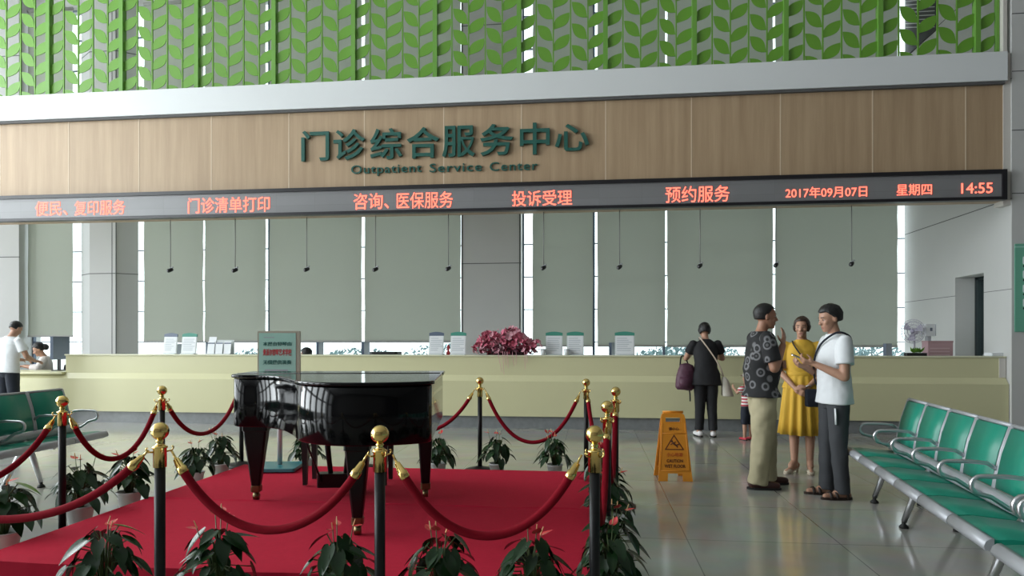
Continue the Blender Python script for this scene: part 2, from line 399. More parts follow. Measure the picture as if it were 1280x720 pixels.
def window(name, x0, x1, mull, seedv):
    b = MB()
    for x in mull: b.box(x - 0.025, x + 0.025, 14.06, 14.14, 0, 8.7)
    z = 0.0
    while z < 8.7:
        b.box(x0, x1, 14.07, 14.13, z - 0.009, z + 0.009); z += 0.6692
    b.box(x0, x0 + 0.03, 14.06, 14.14, 0, 8.7); b.box(x1 - 0.03, x1, 14.06, 14.14, 0, 8.7)
    o = struct(b.build(name, m_bluegrey))
    g = MB(); g.box(x0 + 0.02, x1 - 0.02, 14.098, 14.104, 0.0, 8.7); g.build('window_pane', m_glass, o)
    return o
window('window_1', -12.42, -10.75, [], 1)
window('window_2', -10.2, -2.62, [-8.28, -6.86, -4.685], 2)
window('window_3', -1.40, 6.55, [0.05, 1.45, 3.53], 3)

# side wall with its door opening
b = MB(); X2 = XS + 0.30
oy0, oy1, oz = 11.25, 12.08, 2.40
b.box(XS, X2, oy1, 13.92, 0, CEIL); b.box(XS, X2, YF - 0.05, oy0, 0, CEIL); b.box(XS, X2, oy0, oy1, oz, CEIL)
b.m = 1
for z in (3.39, 5.1, 6.8): b.box(XS - 0.003, XS + 0.01, YF - 0.05, 13.9, z - 0.006, z + 0.006)
for z in (2.10,): b.box(XS - 0.003, XS + 0.01, YF - 0.05, oy0, z - 0.004, z + 0.004); b.box(XS - 0.003, XS + 0.01, oy1, 13.9, z - 0.004, z + 0.004)
b.m = 0
b.box(X2, 10.2, YF - 0.05, YF + 0.25, 0, CEIL)
b.m = 1
for z in (3.46, 4.36, 5.2, 6.02, 6.9): b.box(XS + 0.004, 10.2, YF - 0.053, YF, z - 0.006, z + 0.006)
for x in (7.4,): b.box(x - 0.006, x + 0.006, YF - 0.053, YF, 0, CEIL)
struct(b.build('wall_right', [m_wall, m_joint_shadow]))
b = MB(); b.box(10.0, 10.2, -9.5, YF + 0.2, 0, CEIL); struct(b.build('wall_side', m_deep))
# dark framed door seen through the opening
b = MB()
b.box(X2 + 0.02, X2 + 0.12, 12.02, 12.14, 0, 2.5); b.box(X2 + 0.02, X2 + 0.12, 11.16, 11.24, 0, 2.5); b.box(X2 + 0.02, X2 + 0.12, 11.2, 12.1, 2.36, 2.5); b.box(X2 + 0.03, X2 + 0.11, 11.2, 12.1, 0.0, 0.2)
d = struct(b.build('door_1', m_dark))
g = MB(); g.box(X2 + 0.065, X2 + 0.072, 11.24, 12.02, 0.2, 2.36); g.build('door_pane', m_glass, d)

# band, wood fascia
b = MB(); b.box(-16, XS - 0.08, YF - 0.10, YF + 0.25, 5.06, 5.47); struct(b.build('trim_1', m_sill))
b = MB(); b.box(-16, XS - 0.10, YF - 0.02, YF + 0.22, 3.37, 5.06)
b.m = 1
for x in (-13.7, -12.45, -11.2, -9.94, -8.68, -7.42, -6.15, -4.83, -3.576, -2.294, -1.071, 0.218, 1.496, 2.784, 4.08, 5.351): b.box(x - 0.008, x + 0.008, YF - 0.0225, YF, 3.4, 5.06)
m_seam = mat('light_wood_seam', (0.62, 0.50, 0.36), 0.5)
struct(b.build('trim_2', [m_wood, m_seam]))
b = MB(); b.box(-16, XS - 0.10, YF - 0.075, YF - 0.02, 5.02, 5.058); struct(b.build('band_shadow_strip', m_joint_shadow))  # dark strip drawn in as the shadow line under the band
b = MB(); b.box(XS - 0.10, XS - 0.002, YF - 0.03, YF + 0.2, 3.30, 5.47); b.box(XS - 0.10, XS - 0.05, YF - 0.03, YF + 0.1, 5.47, 8.7); struct(b.build('trim_4', mat('pale_edge_strip', (0.60, 0.57, 0.53), 0.4)))

# ------------------------------------------------------------------ roller blinds
NTH = ['leftmost', 'second', 'third', 'fourth', 'fifth', 'sixth', 'seventh', 'eighth', 'ninth', 'tenth', 'eleventh', 'twelfth', 'thirteenth', 'fourteenth', 'fifteenth']
blinds = [(-12.381, -11.304, 1.47, 'grey roller blind behind the receptionist, leftmost beside the grey column'),
          (-9.628, -8.266, 1.36, 'grey-green roller blind just right of the left clad column'),
          (-8.230, -6.861, 1.36, 'grey-green roller blind second to the right of the left column, above the small leaflet holder'),
          (-6.772, -4.758, 1.36, 'wide grey-green roller blind behind the teal notice board'),
          (-4.690, -2.660, 1.36, 'wide grey-green roller blind meeting the left edge of the middle column'),
          (-1.176, 0.032, 1.265, 'grey-green roller blind just right of the middle column and flowers'),
          (0.127, 1.450, 1.265, 'grey-green roller blind second to the right of the middle column'),
          (1.497, 3.516, 1.26, 'wide grey-green roller blind behind the woman in black'),
          (3.561, 5.815, 1.26, 'widest grey-green roller blind, nearest the side wall, behind the man in white')]
for x0, x1, z0, lab in blinds:
    t = thing('roller_blind', lab, 'blind', ((x0 + x1) / 2, YB, z0), 0, 'roller blinds on the window wall')
    hw = (x1 - x0) / 2; rnd = random.Random(int(x0 * 100))
    ys = []
    n = 24; ZT = 8.66 - z0
    b = MB(); rows = []
    for k in range(n + 1):
        z = ZT * k / n; wob = [rnd.uniform(-.006, .006), rnd.uniform(-.006, .006)]
        rows.append([V((-hw + wob[0], 0.004 * sin(k), z)), V((0, 0.006 * sin(k * 1.7), z)), V((hw + wob[1], 0.004 * cos(k), z))])
    b.loft(rows, False, True, closed=False)
    b.build('blind_fabric', m_blind, t)
    b = MB(); b.rbox(-hw, hw, -0.014, 0.014, -0.02, 0.022, 0.008, axis='x'); b.build('bottom_bar', m_bar, t)
    b = MB(); b.tube([(-hw, 0, ZT), (hw, 0, ZT)], 0.035, 12); b.build('roller', m_bar, t)

# louvred vent on the side wall, high up behind the lattice
t = thing('vent_grille', 'dark diagonal-slatted vent grille behind the leaf screen near the right column', 'vent', (XS - 0.012, 13.25, 6.75))
b = MB(); b.box(-0.012, 0.012, -0.58, 0.58, 0, 1.9); b.build('back_plate', m_grille, t)
b = MB()
for k in range(34):
    z = -0.3 + k * 0.07
    b.add([(-0.02, -0.56, z), (-0.02, 0.56, z - 0.0 + 0.5), (-0.02, 0.56, z + 0.5 + 0.014), (-0.02, -0.56, z + 0.014)], [(0, 1, 2, 3)]) if z > 0 and z + .5 < 1.9 else None
b.build('slats', m_wall, t)

# ------------------------------------------------------------------ leaf lattice panels
def leaf_pts(L, W, n=8):
    pts = []
    for k in range(n + 1): u = k / n; pts.append((L * u, W * 0.5 * sin(pi * u ** 0.85) ** 0.9 if 0 < u < 1 else 0))
    for k in range(n - 1, 0, -1): u = k / n; pts.append((L * u, -W * 0.5 * sin(pi * u ** 1.15) ** 0.9))
    return pts
PITCH, LZ0, LZ1 = 1.333, 5.49, 8.75
def lattice_mesh():
    fr = MB(); lf = MB()
    fr.box(-0.035, 0.035, -0.05, 0.05, 0, LZ1 - LZ0)
    fr.box(0.035, PITCH - 0.035, -0.02, 0.02, 0, 0.035)
    fr.box(0.035, PITCH - 0.035, -0.02, 0.02, LZ1 - LZ0 - 0.04, LZ1 - LZ0)
    cw = PITCH / 5
    for c in range(1, 5): lf.box(c * cw - 0.010, c * cw + 0.010, -0.012, 0.012, 0.03, LZ1 - LZ0 - 0.03)
    P = 0.333
    for c in range(5):
        up = c % 2 == 0
        for k in range(-1, 10):
            L = 0.315; base = leaf_pts(L, 0.178); a = R(52) if up else R(128)
            ox = c * cw + (0.012 if up else cw - 0.012); oz = k * P + 0.05 + (0.0 if up else 0.16)
            pts = [(ox + x * cos(a) * 1.22 - y * sin(a), oz + x * sin(a) + y * cos(a)) for x, y in base]
            pts = [(min(max(x, c * cw + 0.006), (c + 1) * cw - 0.006), z) for x, z in pts]
            if min(z for _, z in pts) < 0.03 or max(z for _, z in pts) > LZ1 - LZ0 - 0.03:
                pts = [(x, min(max(z, 0.03), LZ1 - LZ0 - 0.03)) for x, z in pts]
            if max(z for _, z in pts) - min(z for _, z in pts) < 0.05: continue
            lf.prism(pts, -0.006, 0.006, lambda p, q, r_: (p, r_, q))
    return fr.mesh('lattice_frame', m_green), lf.mesh('leaf_screen', m_green_leaf)
lfm, llm = lattice_mesh(); fix_normals(lfm); fix_normals(llm)
xs0 = [5.549 - PITCH * k for k in range(0, 15)]
xs0 = xs0[::-1]
names13 = ['farthest left, outside the picture', 'just outside the picture on the left', 'leftmost in the picture', 'second from the left', 'third from the left', 'fourth from the left', 'fifth from the left', 'sixth from the left', 'middle', 'sixth from the right', 'fifth from the right', 'fourth from the right', 'third from the right', 'second from the right', 'rightmost']
for i, x in enumerate(xs0):
    if x + PITCH > XS: continue
    t = thing('lattice_panel', 'green metal leaf lattice panel above the white band, %s' % names13[i], 'screen', (x, YF + 0.08, LZ0 - 0.012), 0, 'green leaf lattice panels')
    link('frame_post', lfm, t); link('leaf_screen', llm, t)
# the narrow last bay by the column
t = thing('lattice_panel', 'narrow green leaf lattice strip ending against the right column', 'screen', (5.549, YF + 0.08, LZ0 - 0.012), 0, 'green leaf lattice panels')
b = MB(); b.box(-0.035, 0.035, -0.05, 0.05, 0, LZ1 - LZ0); b.box(0.255, 0.295, -0.03, 0.03, 0, LZ1 - LZ0); b.box(0.035, 0.255, -0.02, 0.02, 0, 0.035); b.build('frame_post', m_green, t)
b = MB()
for k in range(0, 9):
    pts = [(0.035 + x * cos(R(52)) * 1.05 - y * sin(R(52)), k * 0.333 + 0.05 + x * sin(R(52)) + y * cos(R(52))) for x, y in leaf_pts(0.315, 0.165)]
    b.prism([(min(max(x, 0.03), 0.26), z) for x, z in pts], -0.006, 0.006, lambda p, q, r_: (p, r_, q))
b.build('leaf_screen', m_green_leaf, t, fixn=True)

# ------------------------------------------------------------------ lettering on the fascia
t = thing('wall_sign', 'large dark green raised Chinese lettering on the wood fascia', 'sign', (-2.33, YF - 0.02, 4.48))
for ch, px, py in zip('门诊综合服务中心', (394.5, 437, 483, 529, 573.5, 621, 668.5, 715), (182.5, 181, 180, 178.5, 177, 175, 173.5, 172)):
    p = at(px, py, YF - 0.05); h = 0.485 if ch != '心' else 0.41
    o = lettering(ch, 'character', t, (p.x + 2.33, -0.03, p.z - 4.48), 0.46 if ch in '门中' else 0.52, h, 0.05, m_letter, 0.014)
t = thing('wall_sign', 'small dark green raised English lettering Outpatient Service Center under the Chinese sign', 'sign', (-2.30, YF - 0.02, 4.12))
for wd, px0, px1, py in (('Outpatient', 439, 527, 212.6), ('Service', 537, 602.5, 209.2), ('Center', 612, 672, 207.6)):
    a = at(px0, py, YF - 0.04); c = at(px1, py, YF - 0.04)
    lettering(wd, 'word', t, ((a.x + c.x) / 2 + 2.30, -0.02, (a.z + c.z) / 2 - 4.12), c.x - a.x, 0.178 if wd == 'Outpatient' else 0.138, 0.02, m_letter, 0.006, 0, 0, 1.1)

# LED display band
LX0, LX1, LZa, LZb = -16.0, 5.845, 3.36, 3.79
t = thing('led_display', 'long black-framed LED display band with red scrolling words below the wood fascia', 'sign', (-5, YF - 0.12, LZa))
b = MB(); H_ = LZb - LZa
b.box(LX0 + 5, LX1 + 5, 0.03, 0.10, 0, H_)
for z0, z1 in ((0, 0.045), (H_ - 0.055, H_)): b.box(LX0 + 5, LX1 + 5, -0.02, 0.03, z0, z1)
b.box(LX1 + 5 - 0.06, LX1 + 5, -0.02, 0.03, 0.045, H_ - 0.055)
b.build('frame', m_blackframe, t)
b = MB(); b.box(LX0 + 5, LX1 + 5 - 0.06, 0.012, 0.03, 0.045, H_ - 0.055); b.build('display_face', m_led, t)
for s, px0, px1, py, ph in (('便民、', 44, 84, 260.5, 18), ('复印服务', 93, 156, 259.5, 18), ('门诊清单打印', 235, 337, 256, 19), ('咨询、', 442, 486, 251.5, 20), ('医保服务', 496, 566, 250, 20), ('投诉受理', 640, 715, 247.5, 19), ('预约服务', 832, 912, 242.5, 20), ('2017年09月07日', 982, 1084, 240, 13.5), ('星期四', 1121, 1165, 237, 14), ('14:55', 1202, 1241, 235, 13)):
    yy = YF - 0.115; a = at(px0, py, yy); c = at(px1, py, yy); h = at(px0, py - ph / 2, yy).z - at(px0, py + ph / 2, yy).z
    lettering(s, 'lit_text', t, ((a.x + c.x) / 2 + 5, 0.008, (a.z + c.z) / 2 - LZa), c.x - a.x, h, 0.006, m_ledred, 0.0)

# hanging microphones / cameras below the fascia
m_cable = mat('grey_rod', (0.22, 0.22, 0.21), 0.5)
cams = [(213, 338), (294, 338), (383.5, 337), (469.5, 337), (560.5, 336), (679.5, 335), (774.5, 334), (875, 332.5), (970, 331.5), (1064.5, 330)]
camw = ['above the pair of leaflet stands at the left', 'above the triple leaflet holder', 'right of the teal notice board', 'above the middle of the piano', 'left of the middle column', 'right of the middle column', 'above the single leaflet stand', 'above the woman in black', 'behind the patterned-shirt man, on the dark window bar', 'nearest the side wall']
for (px, py), wd in zip(cams, camw):
    p = at(px, py, YF + 0.12)
    t = thing('hanging_camera', 'small black hanging camera, %s' % wd, 'camera', (p.x, p.y, p.z), 0, 'cameras hanging over the counter')
    b = MB(); b.tube([(0, 0, 0.03), (0, 0, 3.37 - p.z)], 0.0075, 8); b.build('rod', m_cable, t)
    b = MB(); b.tube([(0.0, 0.01, 0.035), (0.045, -0.0, 0.055)], 0.012, 8); b.ball((0, 0, 0.03), 0.018, 10, 8); b.build('bracket', m_alu, t)
    b = MB(); b.lathe([(0.0, -0.05), (0.026, -0.05), (0.032, -0.03), (0.032, 0.03), (0.02, 0.045), (0, 0.045)], 14, (-0.005, -0.01, 0), (-0.5, -0.75, -0.45)); b.build('camera_body', m_black, t)

# ------------------------------------------------------------------ service counter
t = thing('service_counter', 'long cream service counter with a raised front running across the hall', 'counter', (0, YF, 0))
CX0, CX1 = -8.81, 5.94
prof_low = [(0.0, 0.19), (0.0, 0.735), (0.07, 0.83), (0.07, 0.84), (0.30, 0.84), (0.30, 0.19)]
fx = lambda a, b_, c: (c, a, b_)
b = MB(); b.prism([(0.0, 0.19), (0.0, 0.735), (0.075, 0.825), (0.3, 0.825), (0.3, 0.19)], CX0, CX1, fx); b.build('lower_front', m_counter, t, fixn=True)
b = MB(); b.box(CX0, CX1, 0.075, 0.30, 0.825, 1.115); b.build('upper_front', m_counter, t)
b = MB(); b.rbox(CX0 - 0.01, CX1, 0.055, 0.42, 1.115, 1.138, 0.008, axis='x'); b.build('counter_top', m_countertop, t)
b = MB(); b.prism([(0.0, 0.19), (0.0, 0.735), (0.075, 0.80), (0.3, 0.80), (0.3, 0.19)], -14.05, CX0, fx); b.rbox(-14.05, CX0, -0.02, 0.75, 0.80, 0.84, 0.01, axis='x'); b.build('low_section', m_counter, t, fixn=True)
b = MB(); b.box(-14.05, CX1, 0.05, 0.25, 0, 0.19); b.build('plinth', m_kick, t)
b = MB(); b.box(CX0, CX1, 0.30, 1.0, 0.72, 0.75); b.build('work_desk', m_countertop, t)
for x in (-6.0, -3.0, 0.0, 3.0, 5.9): b = MB(); b.box(x - 0.02, x + 0.02, 0.32, 0.95, 0, 0.72); b.build('desk_support', m_wall, t)
b = MB(); b.box(5.80, 5.86, -0.002, 0.02, 0.84, 1.11) if False else b.box(5.85, 5.94, 0.066, 0.076, 0.83, 1.11); b.build('end_strip', mat('pale_edge_strip', (0.6, .57, .53)), t)
CT = 1.138

# leaflet stands on the counter
def leaflet_stand(px, wpx, hpx, lab, green=True, grp='leaflet stands on the counter'):
    p = at(px, 441, YF + 0.2); W = wpx * 10.9 / 860; Hh = hpx * 10.9 / 860
    t = thing('leaflet_stand', lab, 'leaflet stand', (p.x, YF + 0.2, CT), 0, grp)
    b = MB(); b.rbox(-W / 2, W / 2, -0.05, 0.07, 0, 0.012, 0.02); b.build('foot', m_acryl, t)
    b = MB(); b.T = M.Translation((0, 0.0, 0.01)) @ M.Rotation(R(-8), 4, 'X'); b.box(-W / 2, W / 2, 0, 0.012, 0, Hh); b.build('acrylic_panel', m_acryl, t)
    T = b.T
    b = MB(); b.T = T; b.box(-W / 2 + 0.012, W / 2 - 0.012, -0.004, 0.0, 0.012, Hh - 0.045); b.build('printed_sheet', m_white, t)
    b = MB(); b.T = T
    pts = [(-W / 2, Hh - 0.045)] + [(-W / 2 + W * k / 8, Hh + 0.02 * sin(pi * k / 8)) for k in range(9)] + [(W / 2, Hh - 0.045)]
    b.prism(pts, -0.004, 0.013, lambda a, b_, c: (a, c, b_)); b.build('header', m_greenband if green else m_bluegrey, t, fixn=True)
    rnd = random.Random(px); b = MB(); b.T = T
    for k in range(7):
        z = Hh - 0.09 - k * (Hh - 0.12) / 7; w_ = W * rnd.uniform(0.45, 0.8)
        b.box(-W / 2 + 0.03, -W / 2 + 0.03 + w_, -0.0055, -0.004, z, z + 0.008)
    b.build('print_lines', m_print, t)
leaflet_stand(212, 19, 26, 'white leaflet stand with a dark header, leftmost on the counter', False)
leaflet_stand(235.5, 21, 26, 'white leaflet stand with a green header, second from the left on the counter')
leaflet_stand(545, 19, 27, 'white leaflet stand with a dark header, left of the flower arrangement', False)
leaflet_stand(572.5, 20, 27, 'white leaflet stand with a bright green header, touching the flowers on their left')
leaflet_stand(692.5, 21, 27, 'white leaflet stand directly right of the flower arrangement')
leaflet_stand(719, 21, 27, 'white leaflet stand second to the right of the flower arrangement')
leaflet_stand(781, 24, 27, 'lone white leaflet stand between the flowers and the woman in black')
# triple leaflet holder
p = at(274, 441, YF + 0.2)
t = thing('leaflet_holder', 'low holder of three white leaflets right of the two left stands', 'leaflet holder', (p.x, YF + 0.2, CT))
b = MB(); b.rbox(-0.22, 0.22, -0.06, 0.09, 0, 0.012, 0.01); b.box(-0.22, 0.22, 0.07, 0.085, 0, 0.24); b.build('rack', m_acryl, t)
for x in (-0.145, 0.0, 0.145):
    b = MB(); b.T = M.Translation((x, -0.02, 0.012)) @ M.Rotation(R(-10), 4, 'X'); b.box(-0.06, 0.06, 0, 0.01, 0, 0.2 if x else 0.19); b.m = 1; b.box(-0.06, 0.06, -0.002, 0.0, 0.165, 0.185); b.build('leaflet', [m_white, m_bluegrey], t)
b = MB(); b.T = M.Translation((-0.15, 0.03, 0.05)) @ M.Rotation(R(-10), 4, 'X'); b.box(-0.065, 0.065, 0, 0.01, 0, 0.245); b.build('tall_leaflet', m_white, t)

# flower arrangement spilling over the counter front
t = thing('flower_arrangement', 'pink flower arrangement with trailing stems on the counter top', 'flowers', (-1.33, YF + 0.23, CT))
b = MB(); b.rbox(-0.30, 0.30, -0.06, 0.08, 0, 0.07, 0.05, 6); b.build('trough', mat('dark_wicker', (.06, .03, .03), .8), t)
rnd = random.Random(5)
b1 = MB(); b2 = MB(); b3 = MB()
for k in range(400):
    x = rnd.uniform(-0.57, 0.57) * (0.55 + 0.45 * rnd.random()); hmax = 0.33 * (1 - (abs(x) / 0.64) ** 2.2) + 0.03 + 0.05 * sin(x * 14)
    z = 0.025 + hmax * rnd.random() ** 0.8; y = rnd.uniform(-0.17, 0.10)
    bb = b1 if rnd.random() < 0.62 else b2; r = rnd.uniform(0.032, 0.058); c = V((x, y, z))
    ax = V((rnd.uniform(-1, 1), rnd.uniform(-1, 0.3), rnd.uniform(-.2, 1))).normalized(); q = V((0, 0, 1)).rotation_difference(ax)
    for j in range(6):
        a = j * pi / 3; pts = [(0, 0, 0)]
        for u, ww in ((0.5, 0.36), (0.85, 0.34), (1.0, 0.0)): pts.append((u, ww, 0.35 * u * u))
        for u, ww in ((0.85, -0.34), (0.5, -0.36)): pts.append((u, ww, 0.35 * u * u))
        pv = [c + q @ V((r * (px_ * cos(a) - py_ * sin(a)), r * (px_ * sin(a) + py_ * cos(a)), r * pz_)) for px_, py_, pz_ in pts]
        bb.add(pv, [(0, 1, 2, 3), (0, 3, 4, 5)])
for k in range(200):
    x = rnd.uniform(-0.5, 0.5); z = -0.0 + 0.2 * rnd.random(); y = rnd.uniform(-0.18, 0.12); z = 0.015 + (z + 0.0) * 0.55; a = rnd.uniform(0, 6.28); L = rnd.uniform(.07, .13)
    d_ = V((cos(a), sin(a), rnd.uniform(-.3, .5))).normalized(); s_ = d_.cross(V((0, 0, 1))).normalized() * L * 0.22; c = V((x, y, z))
    b3.add([c, c + d_ * L * .5 + s_, c + d_ * L, c + d_ * L * .5 - s_], [(0, 1, 2, 3)])
for x, L in ((-0.12, .26), (-0.05, .30), (0.02, .20), (0.10, .17), (0.16, .15), (0.29, .22), (0.33, .12), (-0.02, .16)):
    b2.tube([(x, -0.1, 0.06), (x + .01, -0.185, 0.05), (x + .015, -0.2, -0.02), (x + 0.02 + rnd.uniform(-.03, .05), -0.2, -L)], [0.005, 0.005, 0.004, 0.0025], 6)
for x, z in ((-.02, .43), (.1, .44), (-.14, .40), (.22, .39)): b3.tube([(x * .6, 0, 0.1), (x, 0, z)], 0.003, 5); b2.ball((x, 0, z), 0.012, 8, 6)
b1.build('blossoms', m_flower, t, 'deep pink blossoms'); b2.build('pale_blossoms', m_flower2, t, 'pale pink blossoms'); b3.build('foliage', mat('dusky_foliage', (0.10, 0.055, 0.075), 0.6), t)

# desk things behind the counter
def monitor(px, ztop, rz, lab, y=YF + 0.75, wid=0.46):
    rz = R(90 - 10) - (atan((px - 640) / 860) - YAW)        # seen almost edge-on
    p = at(px, 434, y)
    t = thing('computer_monitor', lab, 'monitor', (p.x, y, 0.75), rz, 'computer monitors behind the counter')
    z1 = ztop - 0.75; z0 = z1 - 0.32
    b = MB(); b.rbox(-wid / 2, wid / 2, -0.022, 0.022, z0, z1, 0.012, axis='y'); b.build('screen', m_bluegrey, t)
    b = MB(); b.box(-0.03, 0.03, 0.0, 0.03, 0.01, z0 + 0.05); b.build('neck', m_black, t)
    b = MB(); b.rbox(-0.12, 0.12, -0.09, 0.09, 0, 0.014, 0.03); b.build('base', m_black, t)
monitor(400, 1.345, R(75), 'dark monitor seen edge-on right of the teal notice board')
monitor(456.5, 1.35, R(78), 'dark monitor seen edge-on above the middle of the piano')
monitor(766, 1.335, R(76), 'dark monitor seen edge-on left of the lone leaflet stand')
monitor(1109.5, 1.32, R(72), 'dark monitor seen edge-on right of the man in the white t-shirt')
monitor(222.5, 1.31, R(80), 'dark monitor between the two left leaflet stands')
p = at(71, 436, YF + 0.45)
t = thing('computer_monitor', 'blue-grey monitor on the low counter beside the receptionist', 'monitor', (p.x + 0.02, YF + 0.5, 0.84), R(103), 'computer monitors behind the counter')
b = MB(); b.rbox(-0.27, 0.27, -0.025, 0.025, 0.20, 0.60, 0.012, axis='y'); b.build('screen', m_bluegrey, t)
b = MB(); b.box(-0.03, 0.03, 0, 0.03, 0.01, 0.26); b.build('neck', m_black, t)
b = MB(); b.rbox(-0.13, 0.13, -0.08, 0.09, 0, 0.016, 0.03); b.build('base', m_black, t)
# printer
p = at(481, 438, YF + 0.62)
t = thing('desk_printer', 'flat black printer just showing above the counter behind the piano', 'printer', (p.x, YF + 0.68, 0.75))
b = MB(); b.rbox(-0.25, 0.25, -0.18, 0.18, 0, 0.36, 0.03); b.build('body', m_black, t, bevel=0.01)
b = MB(); b.rbox(-0.24, 0.24, -0.17, 0.17, 0.36, 0.43, 0.05); b.build('lid', m_black, t, bevel=0.01)
# electric fan
p = at(1141, 414, YF + 0.75)
t = thing('desk_fan', 'lilac-grey electric fan standing behind the counter near the side wall', 'fan', (p.x, YF + 0.75, 0.75), R(-50))
b = MB(); b.lathe([(0.0, 0), (0.12, 0), (0.12, 0.015), (0.03, 0.04), (0, 0.04)], 24); b.build('base', m_fan, t)
zc = p.z - 0.75
b = MB(); b.tube([(0, 0.05, 0.03), (0, 0.05, zc)], 0.014, 10); b.build('stem', m_fan, t)
b = MB(); b.lathe([(0, -0.05), (0.05, -0.05), (0.055, 0.04), (0, 0.05)], 16, (0, 0.06, zc), (0, 1, 0)); b.build('motor', m_fan, t)
b = MB()
for r, yy in ((0.185, 0), (0.15, -.035), (0.11, -.045), (0.06, -.05), (0.15, .035), (0.10, .04)):
    b.tube([(r * cos(a * pi / 16), yy, zc + r * sin(a * pi / 16)) for a in range(33)], 0.0045, 6, False)
for a in range(24):
    t_ = a * pi / 12; b.tube([(0.05 * cos(t_), -.05, zc + 0.05 * sin(t_)), (0.15 * cos(t_), -.036, zc + 0.15 * sin(t_)), (0.185 * cos(t_), 0, zc + 0.185 * sin(t_)), (0.15 * cos(t_), .036, zc + .15 * sin(t_))], 0.0022, 5)
b.build('guard', m_fan, t)
b = MB()
for k in range(3):
    a0 = k * 2 * pi / 3; fan_pts = []
    rings = [[V((r * cos(a0 + s), -0.012 + 0.02 * (s / 0.8), zc + r * sin(a0 + s))) for s in (0, 0.27, 0.53, 0.8)] for r in (0.03, 0.08, 0.13, 0.155)]
    for i in range(3):
        for j in range(3): b.add([rings[i][j], rings[i + 1][j], rings[i + 1][j + 1], rings[i][j + 1]], [(0, 1, 2, 3)])
b.ball((0, -0.01, zc), 0.035, 12, 8); b.build('blades', mat('lilac_blade', (0.33, .31, .40), .3), t)
# boxes behind the counter at the right
p = at(1160, 413, YF + 0.8)
t = thing('medical_device', 'small white boxed device with a dark side, between the fan and the door opening', 'device', (at(1160, 440, YF + 0.8).x, YF + 0.8, 0.75), R(20))
b = MB(); b.rbox(-0.09, 0.09, -0.06, 0.06, p.z - 0.75 - 0.09, p.z - 0.75 + 0.10, 0.012); b.build('case', m_white, t, bevel=0.006)
b = MB(); b.box(-0.03, 0.03, -0.03, 0.03, 0.012, p.z - 0.75 - 0.09); b.build('stand', m_alu, t)
b = MB(); b.rbox(-0.1, 0.1, -0.08, 0.08, 0, 0.012, 0.02); b.build('foot', m_alu, t)
b = MB(); b.rbox(-0.02, 0.02, -0.066, -0.06, p.z - 0.75 - 0.01, p.z - 0.75 + 0.04, 0.005, axis='y'); b.build('dial', m_bluegrey, t)
b = MB(); b.box(0.09, 0.096, -0.055, 0.055, p.z - 0.75 - 0.085, p.z - 0.75 + 0.095); b.build('side_panel', m_bluegrey, t)
p0 = at(1158, 441, YF + 0.55); p1 = at(1191, 441, YF + 0.55)
t = thing('file_box', 'dusty pink file box behind the counter beside the door opening', 'box', ((p0.x + p1.x) / 2, YF + 0.62, 0.75))
hw = (p1.x - p0.x) / 2 - 0.01; zt = at(1172, 426, YF + .55).z - 0.75
b = MB(); b.box(-hw, hw, -0.1, 0.1, 0, zt - 0.03); b.build('body', m_pink, t, bevel=0.004)
b = MB(); b.box(-hw - 0.004, hw + 0.004, -0.104, 0.104, zt - 0.03, zt); b.build('lid', m_pink, t, bevel=0.004)
b = MB(); 
for k in range(3): b.box(-hw + .03, hw - .05, -0.1055, -0.1, 0.39 + k * .05, 0.405 + k * .05)
b.build('stripe', mat('pale_pink_print', (.5, .36, .38), .6), t)
p = at(1145, 443, YF + 0.22)
t = thing('card_tray', 'low black tray with a small green plant in it on the counter below the fan', 'tray', (p.x, YF + 0.24, CT))
b = MB(); b.rbox(-0.145, 0.145, -0.05, 0.05, 0, 0.045, 0.01); b.build('tray', m_black, t, bevel=0.004)
b = MB(); rnd = random.Random(3)
for k in range(22):
    a = rnd.uniform(0, 6.28); c = V((0.02 + rnd.uniform(-.05, .05), rnd.uniform(-.03, .03), 0.045)); L = rnd.uniform(.05, .11); d_ = V((cos(a) * .7, sin(a) * .7, 1)).normalized(); s_ = d_.cross(V((0, 1, 0.3))).normalized() * .016
    b.add([c, c + d_ * L * .5 + s_, c + d_ * L, c + d_ * L * .5 - s_], [(0, 1, 2, 3)])
b.build('plant', m_leaf2, t)
p0 = at(1233, 446, YF + 0.28)
t = thing('paper_stack', 'stack of white papers on the right end of the counter by the column', 'papers', (p0.x + 0.16, YF + 0.26, CT))
b = MB(); rnd = random.Random(2)
for k in range(7): b.T = M.Translation((rnd.uniform(-.01, .01), rnd.uniform(-.01, .01), 0)) @ M.Rotation(R(rnd.uniform(-4, 4)), 4, 'Z'); b.box(-0.15, 0.15, -0.11, 0.11, k * 0.007, k * 0.007 + 0.0068)
b.build('sheets', m_white, t)
for px, lab in ((679, 'white cup on the counter between the flowers and the next leaflet stand'), (708, 'white cup between the two leaflet stands right of the flowers')):
    p = at(px, 441, YF + 0.14); t = thing('paper_cup', lab, 'cup', (p.x, YF + 0.14, CT), 0, 'white cups on the counter')
    b = MB(); b.lathe([(0, 0), (0.032, 0), (0.042, 0.095), (0.038, 0.095), (0.03, 0.006), (0, 0.006)], 20); b.build('cup', m_white, t)
    b = MB(); b.tube([(0.043 * cos(a * pi / 12), 0.043 * sin(a * pi / 12), 0.095) for a in range(25)], 0.003, 6, False); b.build('rim', m_white, t)
p = at(560.5, 441, YF + .3)
t = thing('ornament', 'tiny red ornament on the counter between two leaflet stands', 'ornament', (p.x, YF + 0.3, CT))
b = MB(); b.lathe([(0, 0), (0.035, 0), (0.03, 0.04), (0.014, 0.07), (0.028, 0.12), (0.012, 0.16), (0, 0.165)], 14); b.build('body', m_redprint, t)

